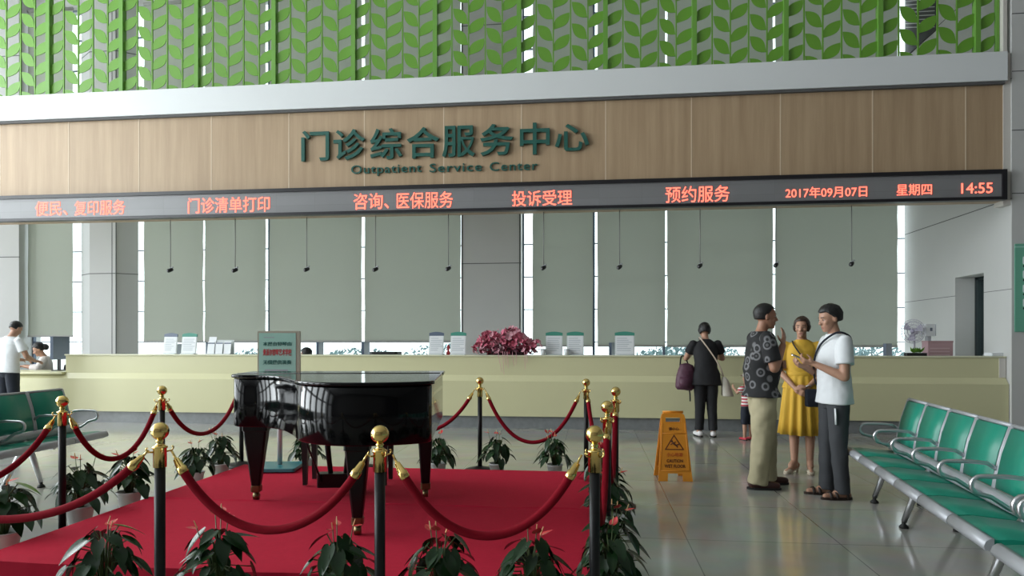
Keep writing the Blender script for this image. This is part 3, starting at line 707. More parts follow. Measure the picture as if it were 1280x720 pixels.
# shrubs outside the windows
for k, (x, y, s, lab) in enumerate(((-11.6, 24, 1.0, 'pale shrub outside, low behind the receptionist'), (-5.6, 26, 1.15, 'pale blue-green shrub outside the window behind the piano'), (-3.4, 23, 0.9, 'pale shrub outside the window left of the flowers'), (2.6, 22, 1.0, 'pale shrub outside the window behind the lone leaflet stand'), (4.9, 30, 1.1, 'pale shrub outside the window behind the woman in black'), (9.0, 24, 1.1, 'pale shrub outside the window behind the man in white'), (6.4, 19.5, 0.9, 'pale shrub outside between the men and the woman in black, close to the glass'), (11.4, 21, 1.0, 'pale shrub outside the window beside the side wall'), (-7.6, 22, 0.9, 'pale shrub outside the window right of the teal notice board'))):
    t = thing('shrub', lab, 'shrub', (x, y, -0.06), 0, 'shrubs outside the windows'); rnd = random.Random(k + 40)
    b = MB(); b.tube([(0, 0, 0), (0.03, 0, 0.5)], [0.05, 0.03], 8); b.build('trunk', m_stem, t)
    b = MB()
    for j in range(800):
        d_ = V((rnd.gauss(0, 1), rnd.gauss(0, .6), rnd.gauss(0, 1))).normalized() * rnd.random() ** .4; c = V((d_.x * 1.5 * s, d_.y * s, 0.72 + d_.z * 0.55 * s)); L = rnd.uniform(.12, .26)
        a1 = V((rnd.uniform(-1, 1), rnd.uniform(-1, 1), rnd.uniform(-1, 1))).normalized() * L; a2 = a1.cross(V((rnd.random(), rnd.random(), rnd.random()))).normalized() * L * .4
        b.add([c - a1 * .5, c + a2 * .5, c + a1 * .5, c - a2 * .5], [(0, 1, 2, 3)])
    b.build('foliage', m_bush, t)

# green notice board on the right column
t = thing('notice_board', 'green wall notice board with white symbols cut off at the right picture edge', 'notice board', (at(1267.5, 360, YF - .05).x + 0.45, YF - 0.06, 1.487))
b = MB(); b.rbox(-0.45, 0.45, -0.012, 0.0, 0, 1.253, 0.012, axis='y'); b.build('board', m_signgreen, t)
b = MB(); b.box(-0.45, 0.45, -0.016, -0.012, 1.2, 1.215); b.build('rule_line', m_teal, t)
for k in range(4):
    z = 1.02 - 0.2 * k + 0.0
    b = MB(); b.rbox(-0.345, -0.245, -0.017, -0.012, z - 0.06, z + 0.05, 0.015, axis='y'); b.build('white_symbol', m_white, t)
    b = MB(); b.rbox(-0.345, -0.245, -0.017, -0.012, z - 0.1, z - 0.07, 0.01, axis='y'); b.build('dark_symbol', m_dark, t)

# ------------------------------------------------------------------ red carpeted platform
PX0, PX1, PY0, PY1, PZ = -3.46, 0.0, 3.48, 6.55, 0.12
t = thing('platform', 'low square stage platform covered in red carpet under the piano', 'platform', ((PX0 + PX1) / 2, (PY0 + PY1) / 2, 0))
hx, hy = (PX1 - PX0) / 2, (PY1 - PY0) / 2
b = MB(); b.box(-hx + 0.006, hx - 0.006, -hy + 0.006, hy - 0.006, 0, PZ - 0.008); b.build('stage_deck', m_dark, t)
SEAM = 5.05 - (PY0 + PY1) / 2
rnd = random.Random(8)
def sheet(y0, y1, zb, zt, skirt_front, skirt_back):
    b = MB(); n = 28
    top0 = []; top1 = []
    for k in range(n + 1):
        x = -hx + 2 * hx * k / n; top0.append(V((x, y0 + 0.006 * sin(k * 1.3), zt + 0.0012 * sin(k * .9)))); top1.append(V((x, y1, zt)))
    rows = []
    if skirt_front: rows.append([V((p.x, p.y, 0.0)) for p in top0])
    else: rows.append([V((p.x, p.y, zb)) for p in top0])
    rows.append(top0); rows.append(top1)
    rows.append([V((p.x, p.y, 0.0 if skirt_back else zb)) for p in top1])
    b.loft(rows, False, False, closed=False)
    for x, sx in ((-hx, 0), (hx, n)):
        b.add([V((x, y0, 0)), V((x, y1, 0)), top1[sx], top0[sx]], [(0, 1, 2, 3)])
    return b
sheet(SEAM - 0.02, hy, PZ - 0.008, PZ - 0.003, False, True).build('carpet_sheet', m_carpet, t)
sheet(-hy, SEAM + 0.012, PZ - 0.008, PZ + 0.005, True, False).build('carpet_sheet', m_carpet, t)
b = MB(); rows = []
for k in range(41):
    x = -hx + 0.01 + (2 * hx - 0.02) * k / 40; y = SEAM + 0.012 * sin(k * .55) + 0.02 * (k / 40 - .5); h = 0.011 + 0.004 * sin(k * .9)
    rows.append([V((x, y - 0.03, PZ)), V((x, y - 0.012, PZ + h)), V((x, y + 0.006, PZ + h)), V((x, y + 0.03, PZ))])
b.loft(rows, False, True, closed=False); b.build('carpet_fold', m_carpet, t)
PT = PZ + 0.0064

# ------------------------------------------------------------------ grand piano
PA = R(9.5); POX, POY = -2.731, 5.343
t = thing('grand_piano', 'black lacquered grand piano with closed lid on the red platform', 'piano', (POX, POY, PT), PA)
# local: x along the keyboard, -y towards the tail, z up
W_, L_ = 1.53, 1.60
ctrl = [(W_, 0), (W_, -0.4), (W_, -0.9), (W_, -1.3), (1.525, -1.42), (1.46, -1.50), (1.28, -1.57), (1.05, -1.59), (0.85, -1.51), (0.70, -1.34), (0.585, -1.08), (0.46, -0.84), (0.33, -0.685), (0.22, -0.62), (0.11, -0.60), (0.03, -0.555), (0.0, -0.44), (0.0, -0.2), (0.0, 0.0)]
def catmull(pts, sub=6):
    out = []
    for i in range(len(pts) - 1):
        p0 = pts[max(i - 1, 0)]; p1 = pts[i]; p2 = pts[i + 1]; p3 = pts[min(i + 2, len(pts) - 1)]
        for k in range(sub):
            u = k / sub
            f = lambda a, b_, c, d: 0.5 * (2 * b_ + (c - a) * u + (2 * a - 5 * b_ + 4 * c - d) * u * u + (3 * b_ - a - 3 * c + d) * u ** 3)
            out.append((f(p0[0], p1[0], p2[0], p3[0]), f(p0[1], p1[1], p2[1], p3[1])))
    out.append(pts[-1]); return out
curve = catmull(ctrl)
def grow(pts, d):
    out = []
    for i, p in enumerate(pts):
        a = pts[max(i - 1, 0)]; c = pts[min(i + 1, len(pts) - 1)]
        tx, ty = c[0] - a[0], c[1] - a[1]; l = hypot(tx, ty) or 1
        out.append((p[0] - ty / l * -d * -1 if False else p[0] + (-ty / l) * -d * -1, p[1] + (tx / l) * d))
    return out
def outline(d):
    """case outline offset outward by d"""
    cx, cy = 0.9, -0.6; out = []
    n = len(curve)
    for i, p in enumerate(curve):
        a = curve[max(i - 1, 0)]; c = curve[min(i + 1, n - 1)]
        tx, ty = c[0] - a[0], c[1] - a[1]; l = hypot(tx, ty) or 1
        nx, ny = -ty / l, tx / l            # candidate normal
        # curve runs clockwise seen from above (right side, tail, left side): outward is to its left
        out.append((p[0] - nx * d if False else p[0] + nx * d, p[1] + ny * d))
    return out
def rim_ring(z, d): return [V((x, y, z)) for x, y in outline(d)]
RZ0, RZ1 = 0.60, 0.955
b = MB()
rings = [rim_ring(RZ0, -0.006), rim_ring(RZ0 + 0.008, 0), rim_ring(RZ1 - 0.006, 0), rim_ring(RZ1, -0.006)]
b.loft(rings, True, True); o = b.build('case', m_piano, t, fixn=True)
for p in o.data.polygons:
    if abs(p.normal.z) > 0.9: p.use_smooth = False
# lid: main leaf and front flap
def lid(name, y_front, y_back, z0, z1, d):
    pts = [p for p in outline(d)]
    keep = [(x, y) for x, y in pts if y_back <= y <= y_front]
    if name == 'front_flap':
        right = [(W_ + d, y_front), (W_ + d, y_back)]; left = [(-d, y_back), (-d, y_front)]; keep = right + left
    else:
        keep = [(W_ + d, y_front)] + keep + [(-d, y_front)]
    ring = lambda z, s: [V((0.9 + (x - 0.9) * s, -0.6 + (y + 0.6) * s, z)) for x, y in keep]
    b = MB(); b.loft([ring(z0, 0.997), ring(z0 + 0.004, 1.0), ring(z1 - 0.006, 1.0), ring(z1, 0.994)], True, True)
    o = b.build(name, m_piano, t, fixn=True)
    for p in o.data.polygons:
        if abs(p.normal.z) > 0.9: p.use_smooth = False
    return o
lid('main_lid', -0.405, -3, RZ1 + 0.004, RZ1 + 0.026, 0.018)
o = lid('front_flap', 0.02, -0.40, RZ1 + 0.004, RZ1 + 0.026, 0.018)
b = MB()
b.tube([(0.0, -0.402, RZ1 + 0.024), (W_, -0.402, RZ1 + 0.024)], 0.006, 8)
b.build('hinge', m_black, o)
# keyboard side
b = MB(); b.rbox(0.02, 0.12, 0.0, 0.26, 0.60, 0.78, 0.02, axis='z'); b.rbox(W_ - 0.12, W_ - 0.02, 0.0, 0.26, 0.60, 0.78, 0.02); b.build('arm_cheek', m_piano, t, bevel=0.006)
b = MB(); b.box(0.12, W_ - 0.12, 0.0, 0.25, 0.60, 0.665); b.build('keybed', m_piano, t, bevel=0.004)
b = MB()
for k in range(52):
    x = 0.145 + k * (W_ - 0.29) / 52; b.box(x + 0.0006, x + (W_ - 0.29) / 52 - 0.0006, 0.06, 0.215, 0.665, 0.688)
kb = b.build('keyboard', m_ivory, t, 'ivory keys')
b = MB()
for k in range(51):
    if k % 7 in (1, 4): continue
    x = 0.145 + (k + 1) * (W_ - 0.29) / 52; b.box(x - 0.0055, x + 0.0055, 0.06, 0.155, 0.6885, 0.70)
b.build('black_keys', m_black, kb)
b = MB(); b.rbox(0.13, W_ - 0.13, 0.005, 0.05, 0.69, 0.94, 0.012, axis='x'); b.build('fallboard', m_piano, t)
# legs with ferrules and casters
def piano_leg(x, y, wt, dt, wb):
    b = MB()
    def sq(z, w_, d_): r = 0.012; return [V((x + sx * w_ / 2 - sx * (r if k else 0), y + sy * d_ / 2 - sy * (0 if k else r), z)) for sx, sy, ks in ((1, 1, (0, 1)), (-1, 1, (1, 0)), (-1, -1, (0, 1)), (1, -1, (1, 0))) for k in ks]
    b.loft([sq(0.115, wb, wb), sq(0.48, wt * 0.86, dt * .86), sq(0.535, wt * .92, dt * .92), sq(0.54, wt, dt), sq(0.60, wt, dt)], True, False)
    o = b.build('leg', m_pianoleg, t, fixn=True)
    b = MB(); b.loft([sq(0.065, wb * 1.0, wb * 1.0), sq(0.07, wb * 1.12, wb * 1.12), sq(0.112, wb * 1.12, wb * 1.12), sq(0.115, wb, wb)], True, False); b.build('ferrule', m_brassdull, o, 'worn brass ferrule', fixn=True)
    b = MB(); b.tube([(x - 0.02, y, 0.03), (x + 0.02, y, 0.03)], 0.03, 16); b.tube([(x, y, 0.03), (x, y, 0.066)], 0.018, 10); b.build('caster', m_brassdull, o, 'worn brass caster')
rot = lambda wx, wy: ((wx - POX) * cos(PA) + (wy - POY) * sin(PA), -(wx - POX) * sin(PA) + (wy - POY) * cos(PA))
for wx, wy, wt in ((-2.572, 5.06, 0.19), (-1.295, 5.30, 0.13), (-1.47, 4.22, 0.16)):
    lx, ly = rot(wx, wy); piano_leg(lx, ly, wt, 0.12, 0.066)
# lyre with pedals
lx, ly = rot(-2.03, 5.36)
b = MB()
b.box(lx - 0.13, lx + 0.13, ly - 0.05, ly + 0.05, 0.56, 0.60)
for s in (-1, 1): b.tube([(lx + s * 0.07, ly, 0.56), (lx + s * 0.085, ly, 0.38), (lx + s * 0.06, ly, 0.16)], [0.022, 0.024, 0.02], 10)
b.rbox(lx - 0.16, lx + 0.16, ly - 0.06, ly + 0.06, 0.055, 0.165, 0.02); o = b.build('lyre', m_pianoleg, t, bevel=0.003)
for s in (-1, 0, 1):
    b = MB(); b.rbox(lx + s * 0.07 - 0.02, lx + s * 0.07 + 0.02, ly + 0.06, ly + 0.17, 0.07, 0.085, 0.015); b.build('pedal', m_brass, o, 'brass pedal')
b = MB()
for s in (-1, 1): b.tube([(lx + s * 0.12, ly - 0.05, 0.10), (lx + s * 0.2, ly - 0.42, 0.60)], 0.008, 8)
b.build('brace_rod', m_black, o)

# piano bench
t = thing('piano_bench', 'black piano bench standing behind the piano on the red platform', 'bench', (-2.10, 5.80, PT), R(6))
for sx, sy in ((-1, -1), (1, -1), (-1, 1), (1, 1)):
    b = MB(); x, y = sx * 0.34, sy * 0.135
    b.loft([[V((x + a * w_, y + c * w_, z)) for a, c in ((-1, -1), (1, -1), (1, 1), (-1, 1))] for z, w_ in ((0, 0.017), (0.40, 0.026))], True, False); b.build('leg', m_black, t)
b = MB(); b.box(-0.37, 0.37, -0.165, 0.165, 0.385, 0.44); b.build('apron', m_pianoleg, t, bevel=0.004)
b = MB(); b.rbox(-0.38, 0.38, -0.175, 0.175, 0.44, 0.49, 0.03); b.build('cushion', m_black, t, bevel=0.012)

# ------------------------------------------------------------------ teal notice board on a stand
bx, by = -2.99, 6.33
t = thing('sign_stand', 'pale teal printed notice board on a white pole behind the piano', 'sign', (bx, by, PT), R(9))
b = MB(); b.rbox(-0.20, 0.20, -0.20, 0.20, 0, 0.035, 0.02); b.build('base', m_tealbase, t, 'dark teal base plate', bevel=0.006)
b = MB(); b.tube([(0.0, 0.03, 0.035), (0.0, 0.03, 0.95)], 0.024, 14); b.build('pole', m_alu if False else m_acryl, t)
BH = 1.452 - PT; BZ = BH - 0.56
b = MB(); b.rbox(-0.20, 0.20, -0.01, 0.035, BZ, BH, 0.012, axis='y'); b.build('board', mat('board_edge', (.42, .40, .32), .4), t)
b = MB(); b.box(-0.186, 0.165, -0.013, -0.01, BZ + 0.012, BH - 0.02); o = b.build('printed_sheet', m_teal, t)
for s, z, h, m, w_ in (('本展台钢琴由', BH - 0.125, 0.042, m_darkteal, .27), ('贵派尔钢琴艺术学校', BH - 0.205, 0.066, m_redprint, .27), ('无偿提供演奏', BH - 0.30, 0.042, m_darkteal, .27)):
    lettering(s, 'print_line', o, (-0.012, -0.0145, z), w_, h, 0.002, m, 0.02)
b = MB(); b.box(-0.14, -0.04, -0.0145, -0.013, BH - 0.066, BH - 0.058); b.box(-0.13, 0.09, -0.0145, -0.013, BH - 0.385, BH - 0.37); b.build('print_line', m_print, o)

# ------------------------------------------------------------------ rope barrier
SH = 0.98
def make_post(lab, x, y, z=0):
    t = thing('stanchion', lab, 'stanchion', (x, y, z), 0, 'brass-topped barrier posts')
    b = MB(); b.lathe([(0, 0), (0.165, 0), (0.165, 0.012), (0.14, 0.028), (0.06, 0.045), (0.03, 0.055), (0, 0.055)], 32); b.build('base', m_pole, t)
    b = MB(); b.lathe([(0, 0.05), (0.0235, 0.05), (0.0235, 0.79), (0, 0.79)], 20); b.build('pole', m_pole, t)
    b = MB(); b.lathe([(0, 0.775), (0.029, 0.775), (0.029, 0.86), (0.033, 0.863), (0.033, 0.869), (0.022, 0.875), (0.012, 0.885), (0.019, 0.893), (0.011, 0.902), (0, 0.902)], 24)
    for k in range(4):
        a = k * pi / 2 + pi / 4; d = V((cos(a), sin(a), 0)); s = V((-sin(a), cos(a), 0))
        b.tube([d * 0.028 + V((0, 0, .845)), d * 0.05 + V((0, 0, .847)), d * 0.058 + V((0, 0, .859)), d * 0.052 + V((0, 0, .869))], 0.004, 6)
    b.build('collar', m_brass, t, 'brass collar with hooks')
    b = MB(); prof = [(0, 0.895), (0.010, 0.8985)]
    for k in range(1, 12): a = -pi / 2 + pi * k / 12; prof.append((0.040 * cos(a), SH - 0.040 + 0.040 * sin(a)))
    prof.append((0, SH)); b.lathe(prof, 28); b.build('ball_finial', m_brass, t, 'brass ball')
    return t
SP = {'f1': (-0.93, 2.96), 'f2': (0.015, 3.06), 'f0': (-1.965, 2.95), 'fl': (-3.63, 2.95), 'l1': (-3.60, 4.33), 'l2': (-3.585, 5.41), 'bl': (-3.77, 7.08), 'bm': (-2.42, 7.10),
      'b1': (-1.153, 7.09), 'b2': (-0.05, 6.93), 'r1': (0.20, 5.70), 'r2': (0.10, 4.36)}
post0 = make_post('brass-topped black rope post standing in front of the piano tail', *SP['f1'])
plab = {'f2': 'brass-topped black rope post at the front right corner, nearest of the right row',
        'f0': 'brass-topped black rope post at the front left of the platform, between two front plants',
        'fl': 'brass-topped black rope post at the front left corner, just outside the picture',
        'l1': 'brass-topped black rope post on the left side in front of the green waiting seats',
        'l2': 'brass-topped black rope post on the left side directly behind the front left post',
        'bl': 'black rope post at the back left corner, seen below the left end of the piano',
        'bm': 'black rope post in the back row hidden behind the piano',
        'b1': 'brass-topped black rope post in the back row just right of the piano',
        'b2': 'brass-topped black rope post at the back right corner, farthest of the right group',
        'r1': 'black rope post in the right row, rightmost of four clustered brass balls',
        'r2': 'brass-topped black rope post in the right row, second nearest, between two red ropes'}
for k, lab in plab.items(): dup(post0, (SP[k][0], SP[k][1], 0), 0, lab)

def rope(a, c, zmin, lab):
    A = V((SP[a][0], SP[a][1], 0.85)); B = V((SP[c][0], SP[c][1], 0.85)); d = (B - A).normalized(); A = A + d * 0.057; B = B - d * 0.057
    N = 40; full = []
    for k in range(N + 1):
        u = k / N; q = abs(2 * u - 1); z = zmin + (0.85 - zmin) * (0.80 * q ** 2 + 0.20 * q ** 4); full.append(A.lerp(B, u)); full[-1].z = z
    t = thing('barrier_rope', lab, 'rope', tuple((A + B) / 2), 0, 'red velvet barrier ropes'); off = -(A + B) / 2
    full = [p + off for p in full]
    L = [0]
    for i in range(N): L.append(L[-1] + (full[i + 1] - full[i]).length)
    def at_len(s):
        for i in range(N):
            if L[i + 1] >= s: return full[i].lerp(full[i + 1], (s - L[i]) / (L[i + 1] - L[i]))
        return full[-1]
    T = L[-1]; cap_ = 0.115
    b = MB(); b.tube([at_len(cap_ - 0.01 + (T - 2 * cap_ + 0.02) * k / 36) for k in range(37)], 0.0195, 14); b.build('velvet_rope', m_rope, t)
    for s in (0, 1):
        f = (lambda x: at_len(x)) if s == 0 else (lambda x: at_len(T - x))
        b = MB(); b.tube([f(0.0), f(0.02), f(0.04), f(0.042), f(0.085), f(0.087), f(0.115), f(0.118)], [0.005, 0.005, 0.006, 0.013, 0.019, 0.023, 0.023, 0.021], 14); b.build('end_cap', m_brass, t, 'brass end cap')
rope('f0', 'f1', 0.50, 'red velvet rope sagging across the front, left of the middle post')
rope('f1', 'f2', 0.49, 'red velvet rope sagging across the front, right of the middle post')
rope('fl', 'f0', 0.51, 'red velvet rope at the front left running out of the picture')
rope('fl', 'l1', 0.50, 'red velvet rope on the left side, in front of the green waiting seats')
rope('l1', 'l2', 0.46, 'red velvet rope on the left side between the two left posts')
rope('l2', 'bl', 0.47, 'red velvet rope on the left side ending behind the piano')
rope('bl', 'bm', 0.40, 'red velvet rope behind the piano, seen below its left end')
rope('bm', 'b1', 0.40, 'red velvet rope behind the piano, emerging at its right end')
rope('b1', 'b2', 0.32, 'red velvet rope in the back row right of the piano')
rope('b2', 'r1', 0.40, 'red velvet rope on the right side, farthest from the camera')
rope('r1', 'r2', 0.34, 'red velvet rope on the right side, seen almost end-on in the middle')
rope('r2', 'f2', 0.40, 'red velvet rope on the right side, nearest the camera')

# ------------------------------------------------------------------ potted anthuriums
def leaf_blade(b, base, d, up, L, W, droop, m):
    """heart-shaped leaf from base along d"""
    d = V(d).normalized(); side = d.cross(V(up)).normalized(); nrm = side.cross(d)
    prof = [(-0.14, 0.30), (0.0, 0.42), (0.18, 0.5), (0.4, 0.46), (0.62, 0.33), (0.82, 0.16), (1.0, 0.0)]
    rows = []
    for u, w_ in prof:
        c = base + d * (L * u) - nrm * (droop * L * max(u, 0) ** 2)
        lift = 0.16 * w_ * W
        rows.append([c - side * (w_ * W) + nrm * lift, c - side * (w_ * W * .5) + nrm * lift * .35, c + nrm * 0.0, c + side * (w_ * W * .5) + nrm * lift * .35, c + side * (w_ * W) + nrm * lift])
    rows[0][2] = base - d * 0.0
    b.m = m; b.loft(rows, False, True, closed=False)
def anthurium(seed, nl, spread, hgt, nf, bright=0):
    rnd = random.Random(seed)
    pot = MB(); pot.lathe([(0, 0), (0.062, 0), (0.082, 0.125), (0.088, 0.125), (0.088, 0.14), (0.078, 0.14), (0.074, 0.115), (0, 0.115)], 24)
    soil = MB(); soil.lathe([(0, 0.112), (0.075, 0.112), (0.06, 0.122), (0, 0.124)], 16)
    fo = MB()
    for k in range(nl):
        a = k * 2.4 + rnd.uniform(-.4, .4); fr = (k + 0.5) / nl
        z = 0.19 + hgt * (1 - fr) * 0.62 + rnd.uniform(-.02, .03); r = spread * (0.25 + 0.5 * fr) + rnd.uniform(-.02, .02)
        o = V((r * cos(a), r * sin(a), z)); out = V((cos(a), sin(a), 0))
        fo.m = 1; fo.tube([(0.015 * cos(a), 0.015 * sin(a), 0.115), (r * .35 * cos(a), r * .35 * sin(a), 0.1 + z * .6), tuple(o)], [0.0045, 0.004, 0.003], 5)
        d = out * rnd.uniform(.5, .9) + V((0, 0, -rnd.uniform(0.15, 0.95) - fr * .25)) + V((rnd.uniform(-.3, .3), rnd.uniform(-.3, .3), 0))
        L = rnd.uniform(0.085, 0.15); leaf_blade(fo, o, d, out * .6 + V((0, 0, 1)), L, L * rnd.uniform(0.50, 0.64), rnd.uniform(0.05, 0.3), 2 if k < bright else 0)
    fls = []
    for k in range(nf):
        a = rnd.uniform(0, 6.28); r = rnd.uniform(0.02, 0.11); z = 0.14 + hgt * rnd.uniform(0.80, 1.04)
        fl = MB(); o = V((r * cos(a), r * sin(a), z)); out = V((cos(a), sin(a), rnd.uniform(.1, .8)))
        fl.m = 2; fl.tube([(0.01 * cos(a), 0.01 * sin(a), 0.115), (r * .5 * cos(a), r * .5 * sin(a), z * .6), tuple(o)], [0.003, 0.0028, 0.0025], 5)
        L = rnd.uniform(0.04, 0.062); leaf_blade(fl, o, out, V((-cos(a) * .3, -sin(a) * .3, 1)), L, L * 0.85, -0.1, 0)
        fl.m = 1; fl.cap(o + V((0, 0, 0.004)), o + out.normalized() * 0.012 + V((0, 0, 0.034)), 0.0035, 0.0022, 8)
        fls.append(fl.mesh('flower', [m_spathe, m_spadix, m_stem]))
    return pot.mesh('pot', m_pot), soil.mesh('soil', m_soil), fo.mesh('foliage', [m_leaf, m_stem, m_leaf2]), fls
VAR = [anthurium(11, 32, 0.21, 0.32, 3), anthurium(12, 30, 0.22, 0.31, 2, 1), anthurium(13, 34, 0.20, 0.33, 4), anthurium(14, 29, 0.22, 0.32, 3), anthurium(15, 38, 0.23, 0.32, 2), anthurium(16, 32, 0.21, 0.32, 3)]
def plant(v, x, y, rz, s, lab):
    t = thing('potted_anthurium', lab, 'plant', (x, y, 0), rz, 'potted anthuriums around the platform'); t.scale = (s, s, s)
    pm, sm, fm, fls = VAR[v]
    link('pot', pm, t); link('soil', sm, t); link('foliage', fm, t)
    for f in fls: link('flower', f, t, 'red flower')
plants = [
    (2, -3.66, 6.47, 0.3, 1.0, 'potted red anthurium at the back left corner of the platform, left of the piano leg'),
    (4, -3.70, 6.10, 2.0, 0.9, 'potted anthurium on the left side, second from the back corner'),
    (0, -3.68, 5.13, 1.1, 1.08, 'potted anthurium on the left side, just behind the tall front left post'),
    (3, -3.70, 4.62, 4.0, 1.12, 'potted red anthurium on the left side, below the sagging rope between the left posts'),
    (1, -3.66, 3.92, 0.6, 1.15, 'bushy potted anthurium at the left edge, topped by a bright yellow-green leaf'),
    (2, -3.55, 3.22, 2.4, 1.05, 'potted anthurium at the front left corner, at the very edge of the picture'),
    (1, -2.43, 3.20, 1.0, 1.05, 'potted anthurium in the front row with one bright green leaf, left of the tall post'),
    (2, -1.83, 3.22, 5.0, 1.05, 'potted anthurium in the front row, right of the tall front left post'),
    (3, -1.22, 3.22, 3.2, 1.02, 'potted red anthurium in the front row, left of the middle post'),
    (0, -0.72, 3.24, 0.2, 1.05, 'potted anthurium in the front row, right of the middle post'),
    (5, -0.28, 3.26, 4.4, 1.05, 'potted red anthurium in the front row, second from the right corner'),
    (4, 0.09, 3.50, 2.9, 0.95, 'potted anthurium at the front right corner beside the nearest right post'),
    (2, 0.11, 3.92, 1.5, 0.95, 'potted red anthurium on the right side, second from the front corner'),
    (3, 0.12, 4.86, 3.7, 0.95, 'potted red anthurium on the right side, between the two right posts'),
    (0, 0.11, 5.34, 5.6, 0.95, 'potted red anthurium on the right side, in front of the far right post'),
    (5, 0.10, 6.20, 2.2, 0.95, 'potted anthurium on the right side, farthest, behind the rope posts'),
    (0, -2.93, 6.83, 1.6, 0.95, 'potted anthurium in the back row, seen under the piano beside the sign pole'),
    (4, -1.53, 6.80, 3.1, 0.95, 'potted anthurium in the back row, beside the right piano leg'),
    (3, -0.94, 6.84, 0.4, 0.95, 'potted anthurium in the back row, left below the sagging back rope'),
    (2, -0.36, 6.84, 5.2, 0.95, 'potted pink-flowered anthurium in the back row, right below the sagging back rope')]
for a in plants: plant(*a)

# ------------------------------------------------------------------ waiting benches
SPITCH = 0.48
def bench_parts():
    """one bank of six seats: local x along the row, sitters face -y, origin at the row's near end under the beam"""
    P = {}
    n = 6; Lb = n * SPITCH
    seat = MB()
    # seat pad profile (y, z): front edge at y=-0.40, back at y=0.06
    prof = [(-0.31, 0.405), (-0.295, 0.43), (-0.22, 0.437), (-0.08, 0.425), (0.04, 0.418), (0.06, 0.40), (0.06, 0.385), (-0.30, 0.385)]
    seat.prism([(y, z) for y, z in prof], 0.008, SPITCH - 0.012, lambda y, z, x: (x, y, z), True)
    P['seat'] = seat.mesh('seat_pad', m_pad); fix_normals(P['seat'])
    nose = MB(); nose.prism([(-0.335, 0.382), (-0.34, 0.40), (-0.332, 0.422), (-0.315, 0.435), (-0.297, 0.438), (-0.297, 0.378)], 0.004, SPITCH - 0.006, lambda y, z, x: (x, y, z), True)
    nose.box(0.004, SPITCH - 0.006, -0.30, 0.06, 0.368, 0.384)
    P['nose'] = nose.mesh('seat_frame', m_alu); fix_normals(P['nose'])
    back = MB(); q = [(0.062, 0.50), (0.068, 0.56), (0.095, 0.70), (0.142, 0.845), (0.16, 0.85), (0.162, 0.84), (0.118, 0.70), (0.092, 0.55), (0.085, 0.50)]
    back.prism(q, 0.022, SPITCH - 0.028, lambda y, z, x: (x, y, z), True)
    P['back'] = back.mesh('back_pad', m_pad); fix_normals(P['back'])
    bf = MB()
    for x in (0.008, SPITCH - 0.014):
        bf.tube([(x, 0.065, 0.46), (x, 0.08, 0.56), (x, 0.112, 0.71), (x, 0.16, 0.858)], 0.015, 8)
    bf.tube([(0.004, 0.163, 0.860), (SPITCH - 0.010, 0.163, 0.860)], 0.013, 8)
    P['bframe'] = bf.mesh('back_frame', m_alu)
    arm = MB()
    pth = [(0, 0.09, 0.60), (0, 0.03, 0.638), (0, -0.06, 0.645), (0, -0.175, 0.642)]
    for k in range(1, 8): a = pi / 2 - pi * k / 7; pth.append((0, -0.175 - 0.048 * cos(a), 0.594 + 0.048 * sin(a)))
    pth += [(0, -0.13, 0.535), (0, -0.05, 0.48), (0, 0.02, 0.45)]
    arm.tube(pth, 0.0125, 10, flat=None); P['arm'] = arm.mesh('armrest', m_chrome)
    beam = MB(); beam.rbox(-0.03, Lb + 0.03, 0.0, 0.075, 0.42, 0.50, 0.03, 5, 'x'); P['beam'] = beam.mesh('beam', m_alu)
    leg = MB()
    leg.tube([(0, 0.03, 0.43), (0, -0.02, 0.36), (0, -0.06, 0.30), (0, -0.15, 0.045)], [0.03, 0.032, 0.028, 0.02], 10)
    leg.tube([(0, 0.03, 0.43), (0, 0.05, 0.32), (0, 0.20, 0.045)], [0.03, 0.028, 0.02], 10)
    leg.box(-0.02, 0.02, -0.28, 0.07, 0.352, 0.368)
    P['leg'] = leg.mesh('leg', m_chrome)
    foot = MB(); foot.lathe([(0, 0), (0.032, 0), (0.032, 0.012), (0.014, 0.03), (0.014, 0.05), (0, 0.05)], 16); P['foot'] = foot.mesh('foot', m_rubber)
    return P
BP = bench_parts()
def bench(lab, loc, rz, legs):
    t = thing('waiting_bench', lab, 'bench', loc, rz, 'green waiting benches')
    link('beam', BP['beam'], t)
    for k in range(6):
        x = k * SPITCH
        s = link('seat', BP['seat'], t); s.location = (x, 0, 0); f = link('seat_frame', BP['nose'], s, 'grey metal seat edge')
        k_ = link('backrest', BP['back'], t); k_.location = (x, 0, 0); f = link('back_frame', BP['bframe'], k_, 'grey metal back frame')
    for k in range(7):
        a = link('armrest', BP['arm'], t); a.location = (k * SPITCH - 0.003, 0, 0)
    for x in legs:
        l = link('leg', BP['leg'], t); l.location = (x, 0, 0); 
        for y in (-0.15, 0.2): f = link('foot', BP['foot'], l, 'black rubber foot'); f.location = (0, y, 0)
    return t
# right-hand row: laid from its far end towards the camera, sitters face the platform
thr = R(-97.6)              # local x towards the camera, local +y to the right (+x)
nxr, nyr = -sin(thr), cos(thr)
def place_right(fx_, fy_): return (fx_ + 0.335 * nxr, fy_ + 0.335 * nyr, 0)
far_end = (2.195, 6.27)
bench('row of six green waiting seats on the right, reaching back to the man in white', place_right(*far_end), thr, (0.18, 0.98, 2.4))
nd = V((cos(thr), sin(thr)))
ne = V(far_end) + nd * (6 * SPITCH + 0.06)
bench('row of green waiting seats at the lower right corner, nearest the camera', place_right(ne.x, ne.y), thr, (0.65, 2.1))
